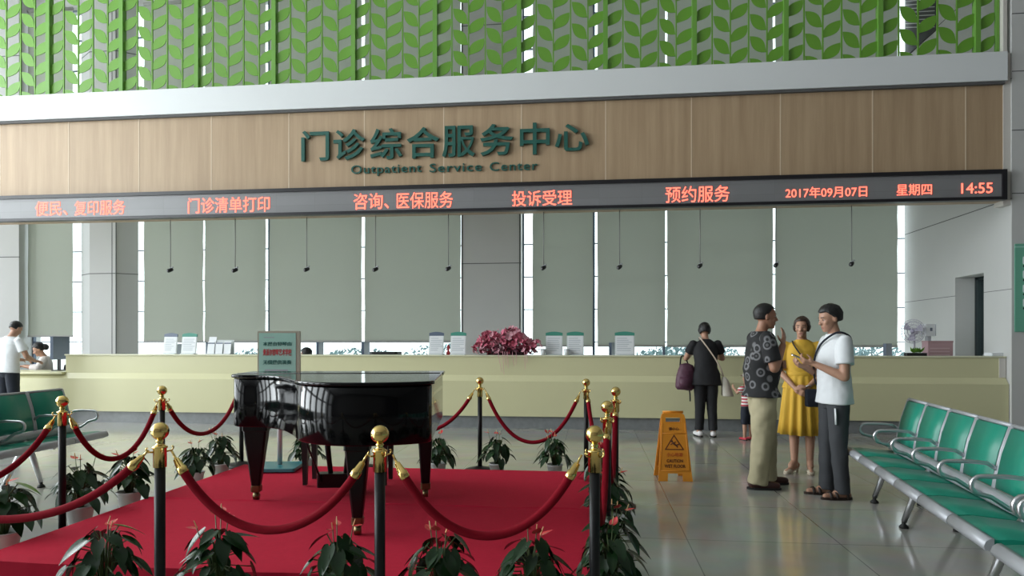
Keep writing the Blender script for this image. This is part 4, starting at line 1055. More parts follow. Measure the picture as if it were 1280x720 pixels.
# left-hand row: sitters face +x
thl = R(90 + 2.3)
nxl, nyl = -sin(thl), cos(thl)
ff = V((-4.905, 6.52)); nl = V((cos(thl), sin(thl))); st = ff - nl * (6 * SPITCH)
bench('row of green waiting seats at the left edge before the low counter', (st.x + 0.335 * nxl, st.y + 0.335 * nyl, 0), thl, (0.5, 2.2))

# ------------------------------------------------------------------ wet floor sign
t = thing('wet_floor_sign', 'orange folding wet floor caution sign standing on the tiles', 'sign', (0.80, 6.93, 0), R(3))
def wet_panel(front):
    s = -1 if front else 1
    T = M.Translation((0, s * 0.15, 0)) @ M.Rotation(R(s * 12), 4, 'X')
    H_ = 0.66
    out = [(-0.165, 0), (-0.155, 0.09), (-0.118, 0.60), (-0.105, 0.64), (-0.08, 0.66), (0.08, 0.66), (0.105, 0.64), (0.118, 0.60), (0.155, 0.09), (0.165, 0), (0.075, 0), (0.068, 0.075), (-0.068, 0.075), (-0.075, 0)]
    b = MB(); b.T = T; g = lambda x, z, y: (x, y, z)
    def quad(pts): b.prism(pts, -0.008, 0.008, g)
    quad([(-0.165, 0), (-0.075, 0), (-0.068, 0.075), (-0.157, 0.075)]); quad([(0.075, 0), (0.165, 0), (0.157, 0.075), (0.068, 0.075)])
    quad([(-0.157, 0.075), (0.157, 0.075), (0.120, 0.565), (-0.120, 0.565)])
    quad([(-0.120, 0.565), (-0.075, 0.565), (-0.075, 0.615), (-0.114, 0.615)]); quad([(0.075, 0.565), (0.120, 0.565), (0.114, 0.615), (0.075, 0.615)])
    quad([(-0.114, 0.615), (0.114, 0.615), (0.105, 0.645), (0.08, 0.66), (-0.08, 0.66), (-0.105, 0.645)])
    for (x0, z0, x1, z1) in ((-0.15, 0.10, 0.15, 0.10), (-0.15, 0.10, -0.118, 0.56), (0.15, 0.10, 0.118, 0.56), (-.122, .46, .122, .46)):
        b.tube([(x0 * .93, -0.009, z0), (x1 * .93, -0.009, z1)], 0.004, 5)
    o = b.build('front_panel' if front else 'rear_panel', m_orange, t, fixn=True)
    return o, T
o, T = wet_panel(True); wet_panel(False)
b = MB(); b.tube([(-0.1, 0, 0.655), (0.1, 0, 0.655)], 0.012, 10); b.build('hinge', m_orange, t)
q = T.to_euler()
def on_panel(x, z): p = T @ V((x, -0.010, z)); return p
for s, z, h, w_, m in (('请小心', 0.505, 0.032, 0.10, m_orangedark), ('小心地滑', 0.255, 0.038, 0.155, m_orangered), ('CAUTION', 0.195, 0.032, 0.155, m_orangedark), ('WET FLOOR', 0.145, 0.032, 0.20, m_orangedark)):
    e = lettering(s, 'print_line', o, on_panel(0, z), w_, h, 0.003, m, 0.015); e.rotation_euler = (q.x, 0, 0)
b = MB(); b.T = T
tri = [(-0.095, 0.30), (0.095, 0.30), (0.0, 0.45)]; inn = [(-0.078, 0.309), (0.078, 0.309), (0.0, 0.432)]
for i in range(3):
    j = (i + 1) % 3; b.prism([tri[i], tri[j], inn[j], inn[i]], -0.0105, -0.008, lambda x, z, y: (x, y, z))
b.ball((-0.022, -0.0095, 0.383), (0.011, 0.003, 0.011), 10, 6)
for (x0, z0, x1, z1, r) in ((-0.016, .372, .014, .345, .010), (.014, .345, .04, .352, .007), (.014, .345, .034, .325, .007), (-.01, .366, .016, .378, .0055), (-.014, .366, -.036, .35, .0055), (.04, .352, .05, .365, .005)):
    b.tube([(x0, -0.0095, z0), (x1, -0.0095, z1)], [r, r * .8], 6)
b.build('slip_pictogram', m_orangedark, o, fixn=True)

# ------------------------------------------------------------------ people
def fuse(mb, voxel, smooth=4, noise_amp=0.0, noise_scale=8.0, seed=0):
    """melt overlapping closed shells into one continuous surface"""
    me = mb.mesh('tmp', []); fix = bpy.data.objects.new('tmp', me)
    r = fix.modifiers.new('r', 'REMESH'); r.mode = 'VOXEL'; r.voxel_size = voxel; r.use_smooth_shade = True
    s = fix.modifiers.new('s', 'SMOOTH'); s.factor = 0.5; s.iterations = smooth
    out = evaluated(fix)
    bpy.data.objects.remove(fix); bpy.data.meshes.remove(me)
    if noise_amp:
        off = V((seed * 3.1, seed * 1.7, seed))
        N = len(out.vertices); co = [0.0] * (3 * N); no = [0.0] * (3 * N)
        out.vertices.foreach_get('co', co); out.vertices.foreach_get('normal', no)
        for i in range(N):
            p = V(co[3 * i:3 * i + 3])
            k = noise_amp * (mnoise.noise(p * noise_scale + off) + 0.5 * mnoise.noise(p * noise_scale * 2.3 + off))
            for j in range(3): co[3 * i + j] += no[3 * i + j] * k
        out.vertices.foreach_set('co', co); out.update()
    out.polygons.foreach_set('use_smooth', [True] * len(out.polygons))
    return out

def ell_loft(b, secs, n=24):
    """secs: (z, centre x, rx, ry[, centre y])"""
    rings = []
    for s in secs:
        z, cx, rx, ry = s[:4]; cy = s[4] if len(s) > 4 else 0
        rings.append([V((cx + rx * cos(2 * pi * k / n), cy + ry * sin(2 * pi * k / n), z)) for k in range(n)])
    b.loft(rings)

def hand(b, w, d, nrm, side, curl=(25, 30), spread=4, k=1.0, straight=()):
    """palm and five fingers; d wrist-to-finger direction, nrm palm normal, side=+1 when the thumb lies along d x nrm"""
    w = V(w); d = V(d).normalized(); nrm = V(nrm); nrm = (nrm - d * nrm.dot(d)).normalized(); a = d.cross(nrm).normalized() * side
    for t_ in (-0.026, -0.009, 0.009, 0.026):
        b.cap(w + d * 0.005 * k + a * t_ * 0.7 * k, w + d * 0.085 * k + a * t_ * k, 0.0155 * k, 0.0125 * k, 10)
    for i, (t_, L) in enumerate(((0.030, 0.070), (0.010, 0.080), (-0.010, 0.074), (-0.029, 0.058))):
        cu = R(curl[0]) if i not in straight else R(4); cv = R(curl[1]) if i not in straight else R(6)
        base = w + d * (0.088 if i < 3 else 0.082) * k + a * t_ * k
        sp = R(spread) * (1.5 - i)
        dd = (d * cos(sp) + a * sin(sp)).normalized()
        d1 = dd * cos(cu) + nrm * sin(cu); d2 = dd * cos(cu + cv) + nrm * sin(cu + cv); d3 = dd * cos(cu + 1.6 * cv) + nrm * sin(cu + 1.6 * cv)
        p1 = base + d1 * L * 0.5 * k; p2 = p1 + d2 * L * 0.3 * k; p3 = p2 + d3 * L * 0.22 * k
        b.cap(base - d * 0.01 * k, p1, 0.0098 * k, 0.0088 * k, 8); b.cap(p1, p2, 0.0088 * k, 0.008 * k, 8); b.cap(p2, p3, 0.008 * k, 0.0068 * k, 8)
    tb = w + d * 0.025 * k + a * 0.028 * k; t1 = tb + (d * 0.55 + a * 0.6 + nrm * 0.45).normalized() * 0.042 * k; t2 = t1 + (d * 0.85 + a * 0.15 + nrm * 0.45).normalized() * 0.032 * k
    b.cap(tb, t1, 0.0125 * k, 0.0105 * k, 8); b.cap(t1, t2, 0.0105 * k, 0.008 * k, 8)

def head_shapes(b, T, fem=False):
    old = b.T; b.T = (old @ T) if old else T
    b.ball((-0.010, 0, 0.028), (0.095, 0.075, 0.086), 24, 16)
    j = 0.93 if fem else 1.0
    ell_loft(b, [(0.055, 0.010, 0.074, 0.066), (0.02, 0.018, 0.074, 0.067), (-0.03, 0.020, 0.070, 0.063 * j), (-0.07, 0.028, 0.060, 0.053 * j), (-0.098, 0.038, 0.046, 0.040 * j), (-0.113, 0.046, 0.028, 0.024)])
    b.cap((0.088, 0, 0.004), (0.106, 0, -0.032), 0.0085, 0.0115, 10); b.ball((0.098, 0.011, -0.036), (0.010, 0.009, 0.008), 8, 6); b.ball((0.098, -0.011, -0.036), (0.010, 0.009, 0.008), 8, 6)
    b.cap((0.076, 0.040, 0.020), (0.082, 0.014, 0.018), 0.010, 0.010, 8); b.cap((0.076, -0.040, 0.020), (0.082, -0.014, 0.018), 0.010, 0.010, 8)
    b.ball((0.060, 0.042, -0.028), (0.026, 0.020, 0.020), 10, 8); b.ball((0.060, -0.042, -0.028), (0.026, 0.020, 0.020), 10, 8)
    b.cap((0.080, -0.018, -0.066), (0.080, 0.018, -0.066), 0.010, 0.010, 8); b.cap((0.078, -0.015, -0.078), (0.078, 0.015, -0.078), 0.009, 0.009, 8)
    b.ball((0.070, 0, -0.100), (0.018, 0.020, 0.014), 10, 8)
    for s in (-1, 1): b.ball((-0.008, s * 0.076, -0.010), (0.018, 0.009, 0.031), 10, 8)
    b.T = old

def hair_mesh(style, T, m):
    n, k = 48, 36; vs_ = []; fs = []
    for j in range(k + 1):
        th = pi * j / k
        for i in range(n):
            ph = 2 * pi * i / n; d = V((sin(th) * cos(ph), sin(th) * sin(ph), cos(th)))
            fwd = d.x / (sqrt(d.x ** 2 + d.y ** 2) + 1e-6)
            if style == 'short': thr = 0.46 if fwd > 0.62 else (0.46 - (0.62 - fwd) * 1.35 if fwd > 0.15 else (-0.17 - (0.15 - fwd) * 1.6 if fwd > -0.1 else -0.60)); g = 1.035
            elif style == 'full': thr = 0.36 if fwd > 0.66 else (0.36 - (0.66 - fwd) * 1.15 if fwd > 0.15 else (-0.23 - (0.15 - fwd) * 1.5 if fwd > -0.1 else -0.62)); g = 1.09
            else: thr = 0.42 if fwd > 0.80 else (0.42 - (0.80 - fwd) * 3.0 if fwd > 0.42 else -0.72); g = 1.10
            e = max(0, min(1, (d.z - thr) / 0.14 + 0.5)); e = e * e * (3 - 2 * e)
            zz = d.z
            rad = V((0.100, 0.080, 0.093))
            if style == 'bob' and d.z < 0: rad = V((0.100, 0.088, 0.108))
            if style in ('short', 'full') and d.z < 0: rad = V((0.098, 0.076, 0.110))
            g2 = g + (0.05 * mnoise.noise(d * 4.0) if style != 'short' else 0.015 * mnoise.noise(d * 6)) + (0.08 * max(0, d.z) * (0.5 + 0.5 * d.x) if style == 'full' else 0)
            s = 0.72 + (g2 - 0.72) * e
            p = V((-0.012 + d.x * rad.x * s, d.y * rad.y * s, 0.028 + d.z * rad.z * s)); vs_.append(T @ p)
    for j in range(k):
        for i in range(n): l = (i + 1) % n; fs.append((j * n + i, (j + 1) * n + i, (j + 1) * n + l, j * n + l))
    b = MB(); b.add(vs_, fs, True); return b

def figure(name, label, loc, heading, s, cfg):
    t = thing('person', label, 'person', loc, heading)
    b = MB(); fem = cfg.get('fem', False); sw = cfg.get('sw', 0.165 if fem else 0.19); lift = cfg.get('lift', 0.0); dz = cfg.get('dz', 0.0)   # dz lowers the trunk of a seated figure
    S = M.Scale(s, 4); lean = cfg.get('lean', 0.0); ll = cfg.get('lean_side', 0.0)
    HZ = 0.90 + lift + dz
    TR = M.Translation((0, 0, HZ)) @ M.Rotation(R(lean), 4, 'Y') @ M.Rotation(R(ll), 4, 'X') @ M.Translation((0, 0, -HZ))
    TT = S @ TR
    bel = cfg.get('belly', 0.0)
    # trunk
    b.T = TT
    z0 = lift + dz
    hipw = 0.165 if fem else 0.155
    ell_loft(b, [(0.80 + z0, 0, 0.07, 0.10), (0.86 + z0, -0.005, 0.095, hipw - 0.01), (0.93 + z0, -0.008, 0.102, hipw), (1.02 + z0, 0.0, 0.090 + bel * .6, 0.135), (1.10 + z0, 0.004, 0.092 + bel, 0.130), (1.22 + z0, 0.004, 0.103 + bel * .4, 0.150), (1.32 + z0, -0.004, 0.098, 0.165 * sw / .19), (1.39 + z0, -0.012, 0.078, 0.150 * sw / .19), (1.43 + z0, -0.015, 0.055, 0.085), (1.455 + z0, -0.012, 0.045, 0.055)])
    hs = cfg.get('hs', 1.0); hz = cfg.get('hz', 1.585) + z0; hx = cfg.get('hx', 0.02)
    b.cap((-0.012, 0, 1.42 + z0), (hx - 0.012, 0, hz - 0.05 * hs), 0.052, 0.050 * max(1, hs * .9))
    HT = M.Translation((hx, 0, hz)) @ M.Rotation(R(cfg.get('hyaw', 0)), 4, 'Z') @ M.Rotation(R(cfg.get('hpitch', 0)), 4, 'Y') @ M.Scale(hs, 4)
    head_shapes(b, HT, fem)
    FT = TT @ HT
    sh = {}
    for sd, sg in (('L', 1), ('R', -1)):
        shp = V((-0.012, sg * sw, 1.385 + z0)); sh[sd] = TR @ shp
        A = cfg['arm' + sd]; el = V(A['el']) + V((0, 0, lift)); wr = V(A['wr']) + V((0, 0, lift))
        b.T = S
        ak = cfg.get('ak', 1.0)
        b.cap(sh[sd], el, 0.050 * ak, 0.040 * ak); b.cap(el, el.lerp(wr, 0.35), 0.041 * ak, 0.039 * ak); b.cap(el.lerp(wr, 0.3), wr, 0.039 * ak, 0.026 * ak)
        hand(b, wr, A.get('hd', wr - el), A.get('pn', (0, -sg, 0)), A.get('ts', 1), A.get('curl', (25, 30)), A.get('spread', 3), cfg.get('hk', 1.0), A.get('straight', ()))
        # legs
        Lg = cfg['leg' + sd]; hp = V((0, sg * 0.088, 0.90 + z0)); kn = V(Lg['kn']) + V((0, 0, lift if not dz else 0)); an = V(Lg['an']) + V((0, 0, lift))
        b.cap(hp, kn, 0.088, 0.058); calf = kn.lerp(an, 0.35) + V((-0.012, 0, 0))
        b.cap(kn, calf, 0.056, 0.055); b.cap(calf, an, 0.054, 0.037)
        td = V((cos(R(Lg.get('toe', 8 * sg))), sin(R(Lg.get('toe', 8 * sg))), 0))
        tip = an + td * 0.15; tip.z = 0.028 + (0 if not lift else 0)
        hl = an - td * 0.045; hl.z = 0.035 + lift
        b.cap(hl, tip, 0.034, 0.026); b.cap(an, an + td * 0.06 + V((0, 0, -0.035)), 0.038, 0.036)
    body = fuse(b, cfg.get('vox', 0.0075) * s, 3)
    body.materials.append(cfg.get('skin', m_skin)); body.materials.append(m_lip)
    # lips coloured on the one body surface
    lip = FT @ V((0.089, 0, -0.072)); ks = s * hs
    for p in body.polygons:
        q_ = p.center - lip
        if q_.length < 0.020 * ks and abs(q_.z) < 0.0085 * ks: p.material_index = 1
    body.name = 'body'; link('body', body, t)
    b = MB(); b.T = FT
    for sg in (-1, 1):
        b.m = 1; b.ball((0.0765, sg * 0.031, 0.000), (0.009, 0.0125, 0.0042), 12, 8); b.m = 0; b.ball((0.0825, sg * 0.031, 0.0005), (0.0055, 0.0085, 0.0050), 10, 8)
    b.build('eyes', [m_eye, m_white], t)
    b = MB(); b.T = FT
    for sg in (-1, 1): b.cap((0.080, sg * 0.045, 0.022), (0.089, sg * 0.018, 0.021), 0.0035, 0.0045, 6)
    b.build('eyebrows', cfg.get('hairm', m_hair), t)
    hb = hair_mesh(cfg.get('hair', 'short'), FT, None)
    hb.build('hair', cfg.get('hairm', m_hair), t)
    if cfg.get('bun'):
        b = MB(); b.T = FT; b.ball(cfg['bun'], (0.055, 0.065, 0.06), 16, 12); b.build('hair_bun', cfg.get('hairm', m_hair), t)
    return t, S, TR, TT, FT, sh, z0, cfg

def top_garment(fig, name, m, z_hem, sleeve, grow_=0.017, amp=0.004, hemw=1.0, zneck=1.435, slr=0.064, sle=0.062, m2=None, seed=1, flare=0.0):
    t, S, TR, TT, FT, sh, z0, cfg = fig; sw = cfg.get('sw', 0.165 if cfg.get('fem') else 0.19); bel = cfg.get('belly', 0.0); s_ = S[0][0]
    b = MB(); b.T = TT; g = grow_; hw = (0.165 if cfg.get('fem') else 0.155)
    secs = [(z_hem + z0, -0.004, 0.116 + g * hemw + flare, hw + 0.026 + g * hemw + flare * .7)]
    for z, cx, rx, ry in ((0.93, -0.006, 0.110, hw + 0.02), (1.02, 0.0, 0.100 + bel * .6, 0.152), (1.10, 0.004, 0.097 + bel, 0.142), (1.22, 0.004, 0.106 + bel * .4, 0.156), (1.32, -0.004, 0.102, 0.170 * sw / .19), (1.39, -0.012, 0.080, 0.155 * sw / .19), (1.425, -0.014, 0.064, 0.098), (zneck + .012, -0.012, 0.055, 0.064)):
        if z > z_hem + 0.02: secs.append((z + z0, cx, rx + g, ry + g * (0.9 if z < 1.38 else 0.4)))
    ell_loft(b, secs, 32)
    b.T = S; lift = cfg.get('lift', 0.0)
    for sd in 'LR':
        el = V(cfg['arm' + sd]['el']) + V((0, 0, lift)); wr = V(cfg['arm' + sd]['wr']) + V((0, 0, lift)); p = sh[sd]
        p_in = p + V((0, -0.03 if sd == 'L' else 0.03, 0.0))
        if sleeve <= 1.0:
            e = p.lerp(el, sleeve); d_ = (el - p).normalized()
            b.tube([p_in + V((0, 0, -0.01)), p, p.lerp(e, 0.5), e - d_ * 0.01, e], [0.050, slr * .80, (slr * .9 + sle) / 2, sle + 0.002, sle], 18)
            b.ball(p + V((0, 0, -0.006)), slr * .80, 16, 12)
        else:
            b.cap(p, el, slr, sle); e = el.lerp(wr, sleeve - 1); b.tube([el, el.lerp(e, .5), e], [sle, sle * .92, sle * .85], 18)
    me = fuse(b, 0.009 * s_, 2, amp * s_, 9 / s_, seed); me.materials.append(m); me.name = name
    return link(name, me, t)

def trousers(fig, name, m, z_end, r_hem=0.068, loose=0.016, amp=0.005, z_top=0.99, seed=2):
    t, S, TR, TT, FT, sh, z0, cfg = fig; s_ = S[0][0]; lift = cfg.get('lift', 0.0); dz = cfg.get('dz', 0.0)
    b = MB(); b.T = TT; hw = (0.165 if cfg.get('fem') else 0.155)
    ell_loft(b, [(0.79 + z0, 0, 0.085, 0.10), (0.85 + z0, -0.006, 0.102 + loose * .6, hw), (0.93 + z0, -0.008, 0.106 + loose * .5, hw + loose * .6), (z_top + z0, 0, 0.098 + loose * .4, hw - 0.012 + loose * .5)], 28)
    b.T = S
    for sd, sg in (('L', 1), ('R', -1)):
        Lg = cfg['leg' + sd]; hp = V((0, sg * 0.088, 0.89 + z0)); kn = V(Lg['kn']) + V((0, 0, lift if not dz else 0)); an = V(Lg['an']) + V((0, 0, lift))
        u = (kn.z - z_end) / max(1e-3, kn.z - an.z); e = kn.lerp(an, max(0.0, u)) if z_end < kn.z else hp.lerp(kn, (hp.z - z_end) / (hp.z - kn.z))
        b.ball(hp, 0.092 + min(loose, .018) * .7, 16, 12)
        if z_end < kn.z: b.tube([hp, hp.lerp(kn, .45), kn, kn.lerp(e, .5), e - (e - kn).normalized() * .01, e], [0.092 + min(loose, .018) * .6, 0.078 + loose, 0.063 + loose, (0.06 + r_hem) / 2 + loose * .4, r_hem, r_hem], 20)
        else: b.tube([hp, hp.lerp(e, .5), e], [0.092 + loose * .6, 0.085 + loose, r_hem], 20)
    me = fuse(b, 0.009 * s_, 2, amp * s_, 8 / s_, seed); me.materials.append(m); me.name = name
    return link(name, me, t)

def shoes(fig, m, kind='shoe', m_sole=None):
    t, S, TR, TT, FT, sh, z0, cfg = fig; s_ = S[0][0]; lift = cfg.get('lift', 0.0)
    for sd, sg in (('L', 1), ('R', -1)):
        Lg = cfg['leg' + sd]; an = V(Lg['an']) + V((0, 0, 0)); toe = R(Lg.get('toe', 8 * sg)); k = cfg.get('fk', 1.0)
        T = S @ M.Translation((an.x, an.y, 0)) @ M.Rotation(toe, 4, 'Z') @ M.Scale(k, 4)
        b = MB(); b.T = T
        if kind == 'shoe':
            b.cap((-0.045, 0, 0.05), (0.03, 0, 0.048), 0.042, 0.044); b.cap((0.02, 0, 0.042), (0.165, 0, 0.036), 0.044, 0.034)
            me = fuse(b, 0.008 * s_, 2); me.materials.append(m); me.name = 'shoe'; o = link('shoe', me, t)
            b = MB(); b.T = T; pts = [(0.205 * cos(a) * (1 if cos(a) > 0 else .47) + 0.0, 0.046 * sin(a)) for a in [2 * pi * i / 20 for i in range(20)]]
            b.prism(pts, 0.0, 0.02); b.build('sole', m_sole or m_rubber, o)
        elif kind == 'sandal':
            pts = [(0.195 * cos(a) * (1 if cos(a) > 0 else .45) + 0.0, 0.048 * sin(a)) for a in [2 * pi * i / 20 for i in range(20)]]
            b.prism(pts, 0.0, 0.022)
            for x0, r in ((0.115, 0.043), (0.065, 0.047), (-0.03, 0.042)):
                b.tube([(x0, r * cos(pi * i / 10) * 1.05, 0.012 + (0.052 if x0 > 0 else 0.075) * sin(pi * i / 10)) for i in range(11)], 0.009, 8, True, 1.5)
            b.build('sandal', m, t)
        else:       # heeled
            b.tube([(-0.06, 0, lift + 0.004), (-0.02, 0, lift + .004), (0.05, 0, 0.03), (0.10, 0, 0.008), (0.175, 0, 0.007)], [0.026, 0.031, 0.034, 0.040, 0.024], 14, True, 0.28)
            b.tube([(0.10, 0, 0.036), (0.14, 0, 0.030), (0.178, 0, 0.020)], [0.044, 0.040, 0.022], 12, True, .6)
            b.tube([(-0.045, 0, lift), (-0.045, 0, 0)], [0.024, 0.015], 10)
            b.tube([(0.0, 0.036 * cos(pi * i / 10), lift + 0.03 + 0.05 * sin(pi * i / 10)) for i in range(11)], 0.006, 6, True)
            b.build('shoe', m, t)
    return t

# the man in the patterned shirt, in profile to the right
pA = figure('person', 'man in a black ring-patterned shirt and khaki trousers, hand raised, talking', (1.575, 6.62, 0), R(4), 1.0, dict(
    sw=0.20, belly=0.05, skin=m_skin2, hair='short', hpitch=2, ak=1.12, hx=0.035,
    armR=dict(el=(0.035, -0.25, 1.115), wr=(0.145, -0.14, 1.315), hd=(0.15, 0.1, 1.0), pn=(-0.8, 0.6, 0), ts=1, curl=(12, 14), spread=5),
    armL=dict(el=(0.07, 0.25, 1.10), wr=(0.19, 0.04, 1.13), hd=(0.1, -1, .1), pn=(-1, 0, 0), ts=1),
    legL=dict(kn=(0.07, 0.10, 0.48), an=(0.09, 0.11, 0.075), toe=4), legR=dict(kn=(-0.02, -0.10, 0.48), an=(-0.07, -0.11, 0.075), toe=-8)))
top_garment(pA, 'patterned_shirt', m_ring, 0.845, 0.80, 0.026, 0.004, slr=0.084, sle=0.074, flare=0.034)
trousers(pA, 'khaki_trousers', m_khaki, 0.05, 0.088, 0.038, 0.011); shoes(pA, m_shoebrown)

# the woman in mustard yellow, facing the camera
pB = figure('person', 'woman in a mustard yellow dress with hands clasped, facing the camera', (2.16, 7.40, 0), R(-108), 0.915, dict(
    fem=True, sw=0.168, lift=0.05, skin=m_skin, hair='bob', hairm=m_hairbrown, hyaw=-4, ak=0.9,
    armR=dict(el=(0.02, -0.235, 1.09), wr=(0.175, -0.055, 0.90), hd=(0.35, 0.75, -0.5), pn=(-0.6, 0.3, 0.2), ts=1, curl=(35, 40)),
    armL=dict(el=(0.02, 0.235, 1.09), wr=(0.165, 0.065, 0.92), hd=(0.4, -0.75, -0.5), pn=(-0.6, -0.3, 0.2), ts=-1, curl=(35, 40)),
    legL=dict(kn=(0.01, 0.085, 0.48), an=(0.0, 0.085, 0.075), toe=6), legR=dict(kn=(0.03, -0.08, 0.48), an=(0.05, -0.075, 0.075), toe=-30)))
top_garment(pB, 'yellow_blouse', m_yellow, 0.90, 0.93, 0.018, 0.006, slr=0.066, sle=0.078, seed=4)
t, S = pB[0], pB[1]
b = MB(); b.T = S; rings = []; n = 96
for z, rx, ry, am in ((1.07, 0.118, 0.155, 0.0), (1.00, 0.132, 0.172, 0.004), (0.90, 0.142, 0.188, 0.010), (0.72, 0.160, 0.205, 0.016), (0.52, 0.182, 0.222, 0.022), (0.385, 0.20, 0.238, 0.026), (0.385, 0.195, 0.232, 0.026), (0.5, 0.17, 0.21, 0.02)):
    rings.append([V(((rx + am * cos(13 * a + 0.6 * sin(3 * a)) + .3 * am * cos(7 * a)) * cos(a), (ry + am * cos(13 * a + 0.6 * sin(3 * a)) + .3 * am * cos(7 * a)) * sin(a), z + 0.05)) for a in [2 * pi * k / n for k in range(n)]])
b.loft(rings, True); b.build('pleated_skirt', m_yellow, t, fixn=True)
b = MB(); b.T = S; b.loft([[V((r * cos(a), 1.3 * r * sin(a), z)) for a in [2 * pi * k / 32 for k in range(32)]] for z, r in ((1.085, .122), (1.10, .126), (1.125, .126), (1.14, .121))], True); b.build('sash', m_yellow, t)
b = MB(); b.T = S; b.tube([V((0.165, 0.066, 0.975)) + V((0.6, -.0, 0.3)).normalized() * 0.034 * cos(a) + V((0, 0.75, .3)).normalized() * 0.034 * sin(a) for a in [2 * pi * k / 20 for k in range(21)]], 0.006, 6); b.build('bracelet', m_chrome, t)
shoes(pB, m_shoecream, 'heel')

# the man in the white t-shirt, in profile to the left
pC = figure('person', 'man in a white t-shirt and charcoal trousers, looking down at a phone', (2.10, 6.27, 0), R(184), 0.98, dict(
    sw=0.192, skin=m_skin, hair='full', hpitch=12, hyaw=6, hx=0.035, belly=0.012,
    armL=dict(el=(0.015, 0.25, 1.075), wr=(0.225, 0.135, 1.185), hd=(0.9, -0.22, 0.22), pn=(0.1, -0.5, 0.75), ts=-1, curl=(38, 45)),
    armR=dict(el=(0.03, -0.245, 1.075), wr=(0.23, -0.09, 1.15), hd=(0.85, 0.45, 0.2), pn=(0.1, 0.5, 0.75), ts=1, curl=(30, 35)),
    legL=dict(kn=(0.0, 0.095, 0.48), an=(-0.03, 0.10, 0.075), toe=5), legR=dict(kn=(0.025, -0.09, 0.48), an=(0.03, -0.09, 0.075), toe=-6)))
top_garment(pC, 'white_tshirt', m_tshirt, 0.83, 0.66, 0.026, 0.006, slr=0.076, sle=0.074, seed=7, flare=0.006)
trousers(pC, 'charcoal_trousers', m_grey, 0.05, 0.064, 0.010, 0.006, seed=5); shoes(pC, m_sandal, 'sandal')
t, S, TR, TT = pC[:4]
b = MB(); b.T = S; b.tube([(0.062, 0.172, 0.80), (0.060, 0.176, 0.74), (0.056, 0.172, 0.66)], [0.012, 0.015, 0.012], 8, True, .5); b.build('pocket_cord', m_white, t, 'white cord at the trouser pocket')

# the woman in black at the counter, seen from behind
pD = figure('person', 'woman in black seen from behind leaning at the counter, short black hair', (1.62, 10.02, 0), R(92), 0.955, dict(
    fem=True, sw=0.178, hair='bob', hpitch=16, hx=0.05, lean=6, belly=0.02,
    armL=dict(el=(0.15, 0.27, 1.16), wr=(0.37, 0.16, 1.215), hd=(1, -0.4, 0), pn=(0, 0, -1), ts=1, curl=(8, 8)),
    armR=dict(el=(0.15, -0.27, 1.16), wr=(0.37, -0.14, 1.215), hd=(1, 0.4, 0), pn=(0, 0, -1), ts=-1, curl=(8, 8)),
    legL=dict(kn=(0.01, 0.085, 0.48), an=(0.0, 0.10, 0.075), toe=10), legR=dict(kn=(0.01, -0.085, 0.48), an=(-0.02, -0.10, 0.075), toe=-10)))
top_garment(pD, 'black_blouse', m_blackcloth, 0.76, 0.60, 0.022, 0.004, slr=0.074, sle=0.07, seed=9, flare=0.012)
trousers(pD, 'black_trousers', m_blackcloth, 0.10, 0.066, 0.014, 0.004, seed=3); shoes(pD, m_shoewhite)

# the child in the striped shirt
pE = figure('person', 'small child in a cap, striped red and white shirt and dark shorts', (2.13, 9.72, 0), R(112), 0.52, dict(
    sw=0.17, skin=m_skin, hair='short', hs=1.42, hz=1.63, hpitch=-4, belly=0.03, vox=0.010,
    armL=dict(el=(0.10, 0.25, 1.25), wr=(0.28, 0.24, 1.36), hd=(.7, 0, .6), pn=(0, -1, 0), ts=-1),
    armR=dict(el=(0.12, -0.25, 1.24), wr=(0.30, -0.18, 1.36), hd=(.7, 0, .6), pn=(0, 1, 0), ts=1),
    legL=dict(kn=(0.02, 0.09, 0.46), an=(0.0, 0.10, 0.075), toe=8), legR=dict(kn=(0.02, -0.09, 0.46), an=(0.02, -0.10, 0.075), toe=-8)))
top_garment(pE, 'striped_shirt', m_stripe, 0.90, 0.62, 0.024, 0.004, slr=0.074, sle=0.072, seed=11)
trousers(pE, 'dark_shorts', m_navy, 0.42, 0.088, 0.03, 0.005, seed=12); shoes(pE, m_shoered)
t, S, TR, TT, FT = pE[:5]
b = MB(); b.T = FT
prof = [(0.088, 0.030), (0.092, 0.05), (0.088, 0.085), (0.070, 0.112), (0.040, 0.128), (0.0, 0.132)]
b.loft([[V((-0.01 + r * 1.12 * cos(a), r * sin(a), z)) for a in [2 * pi * k / 28 for k in range(28)]] for r, z in prof[:-1] + [(0.002, 0.132)]], True)
b.m = 1; b.prism([(0.06 + 0.0, -0.075)] + [(0.075 + 0.095 * cos(a), 0.080 * sin(a)) for a in [-pi / 2 + pi * k / 14 for k in range(15)]] + [(0.06, 0.075)], 0.034, 0.042)
b.build('cap', [mat('grey_check_cap', (0.32, .30, .27), .8, var=.5, vscale=40), mat('cap_brim', (.20, .10, .09), .8)], t, 'grey cap with a dark brim')

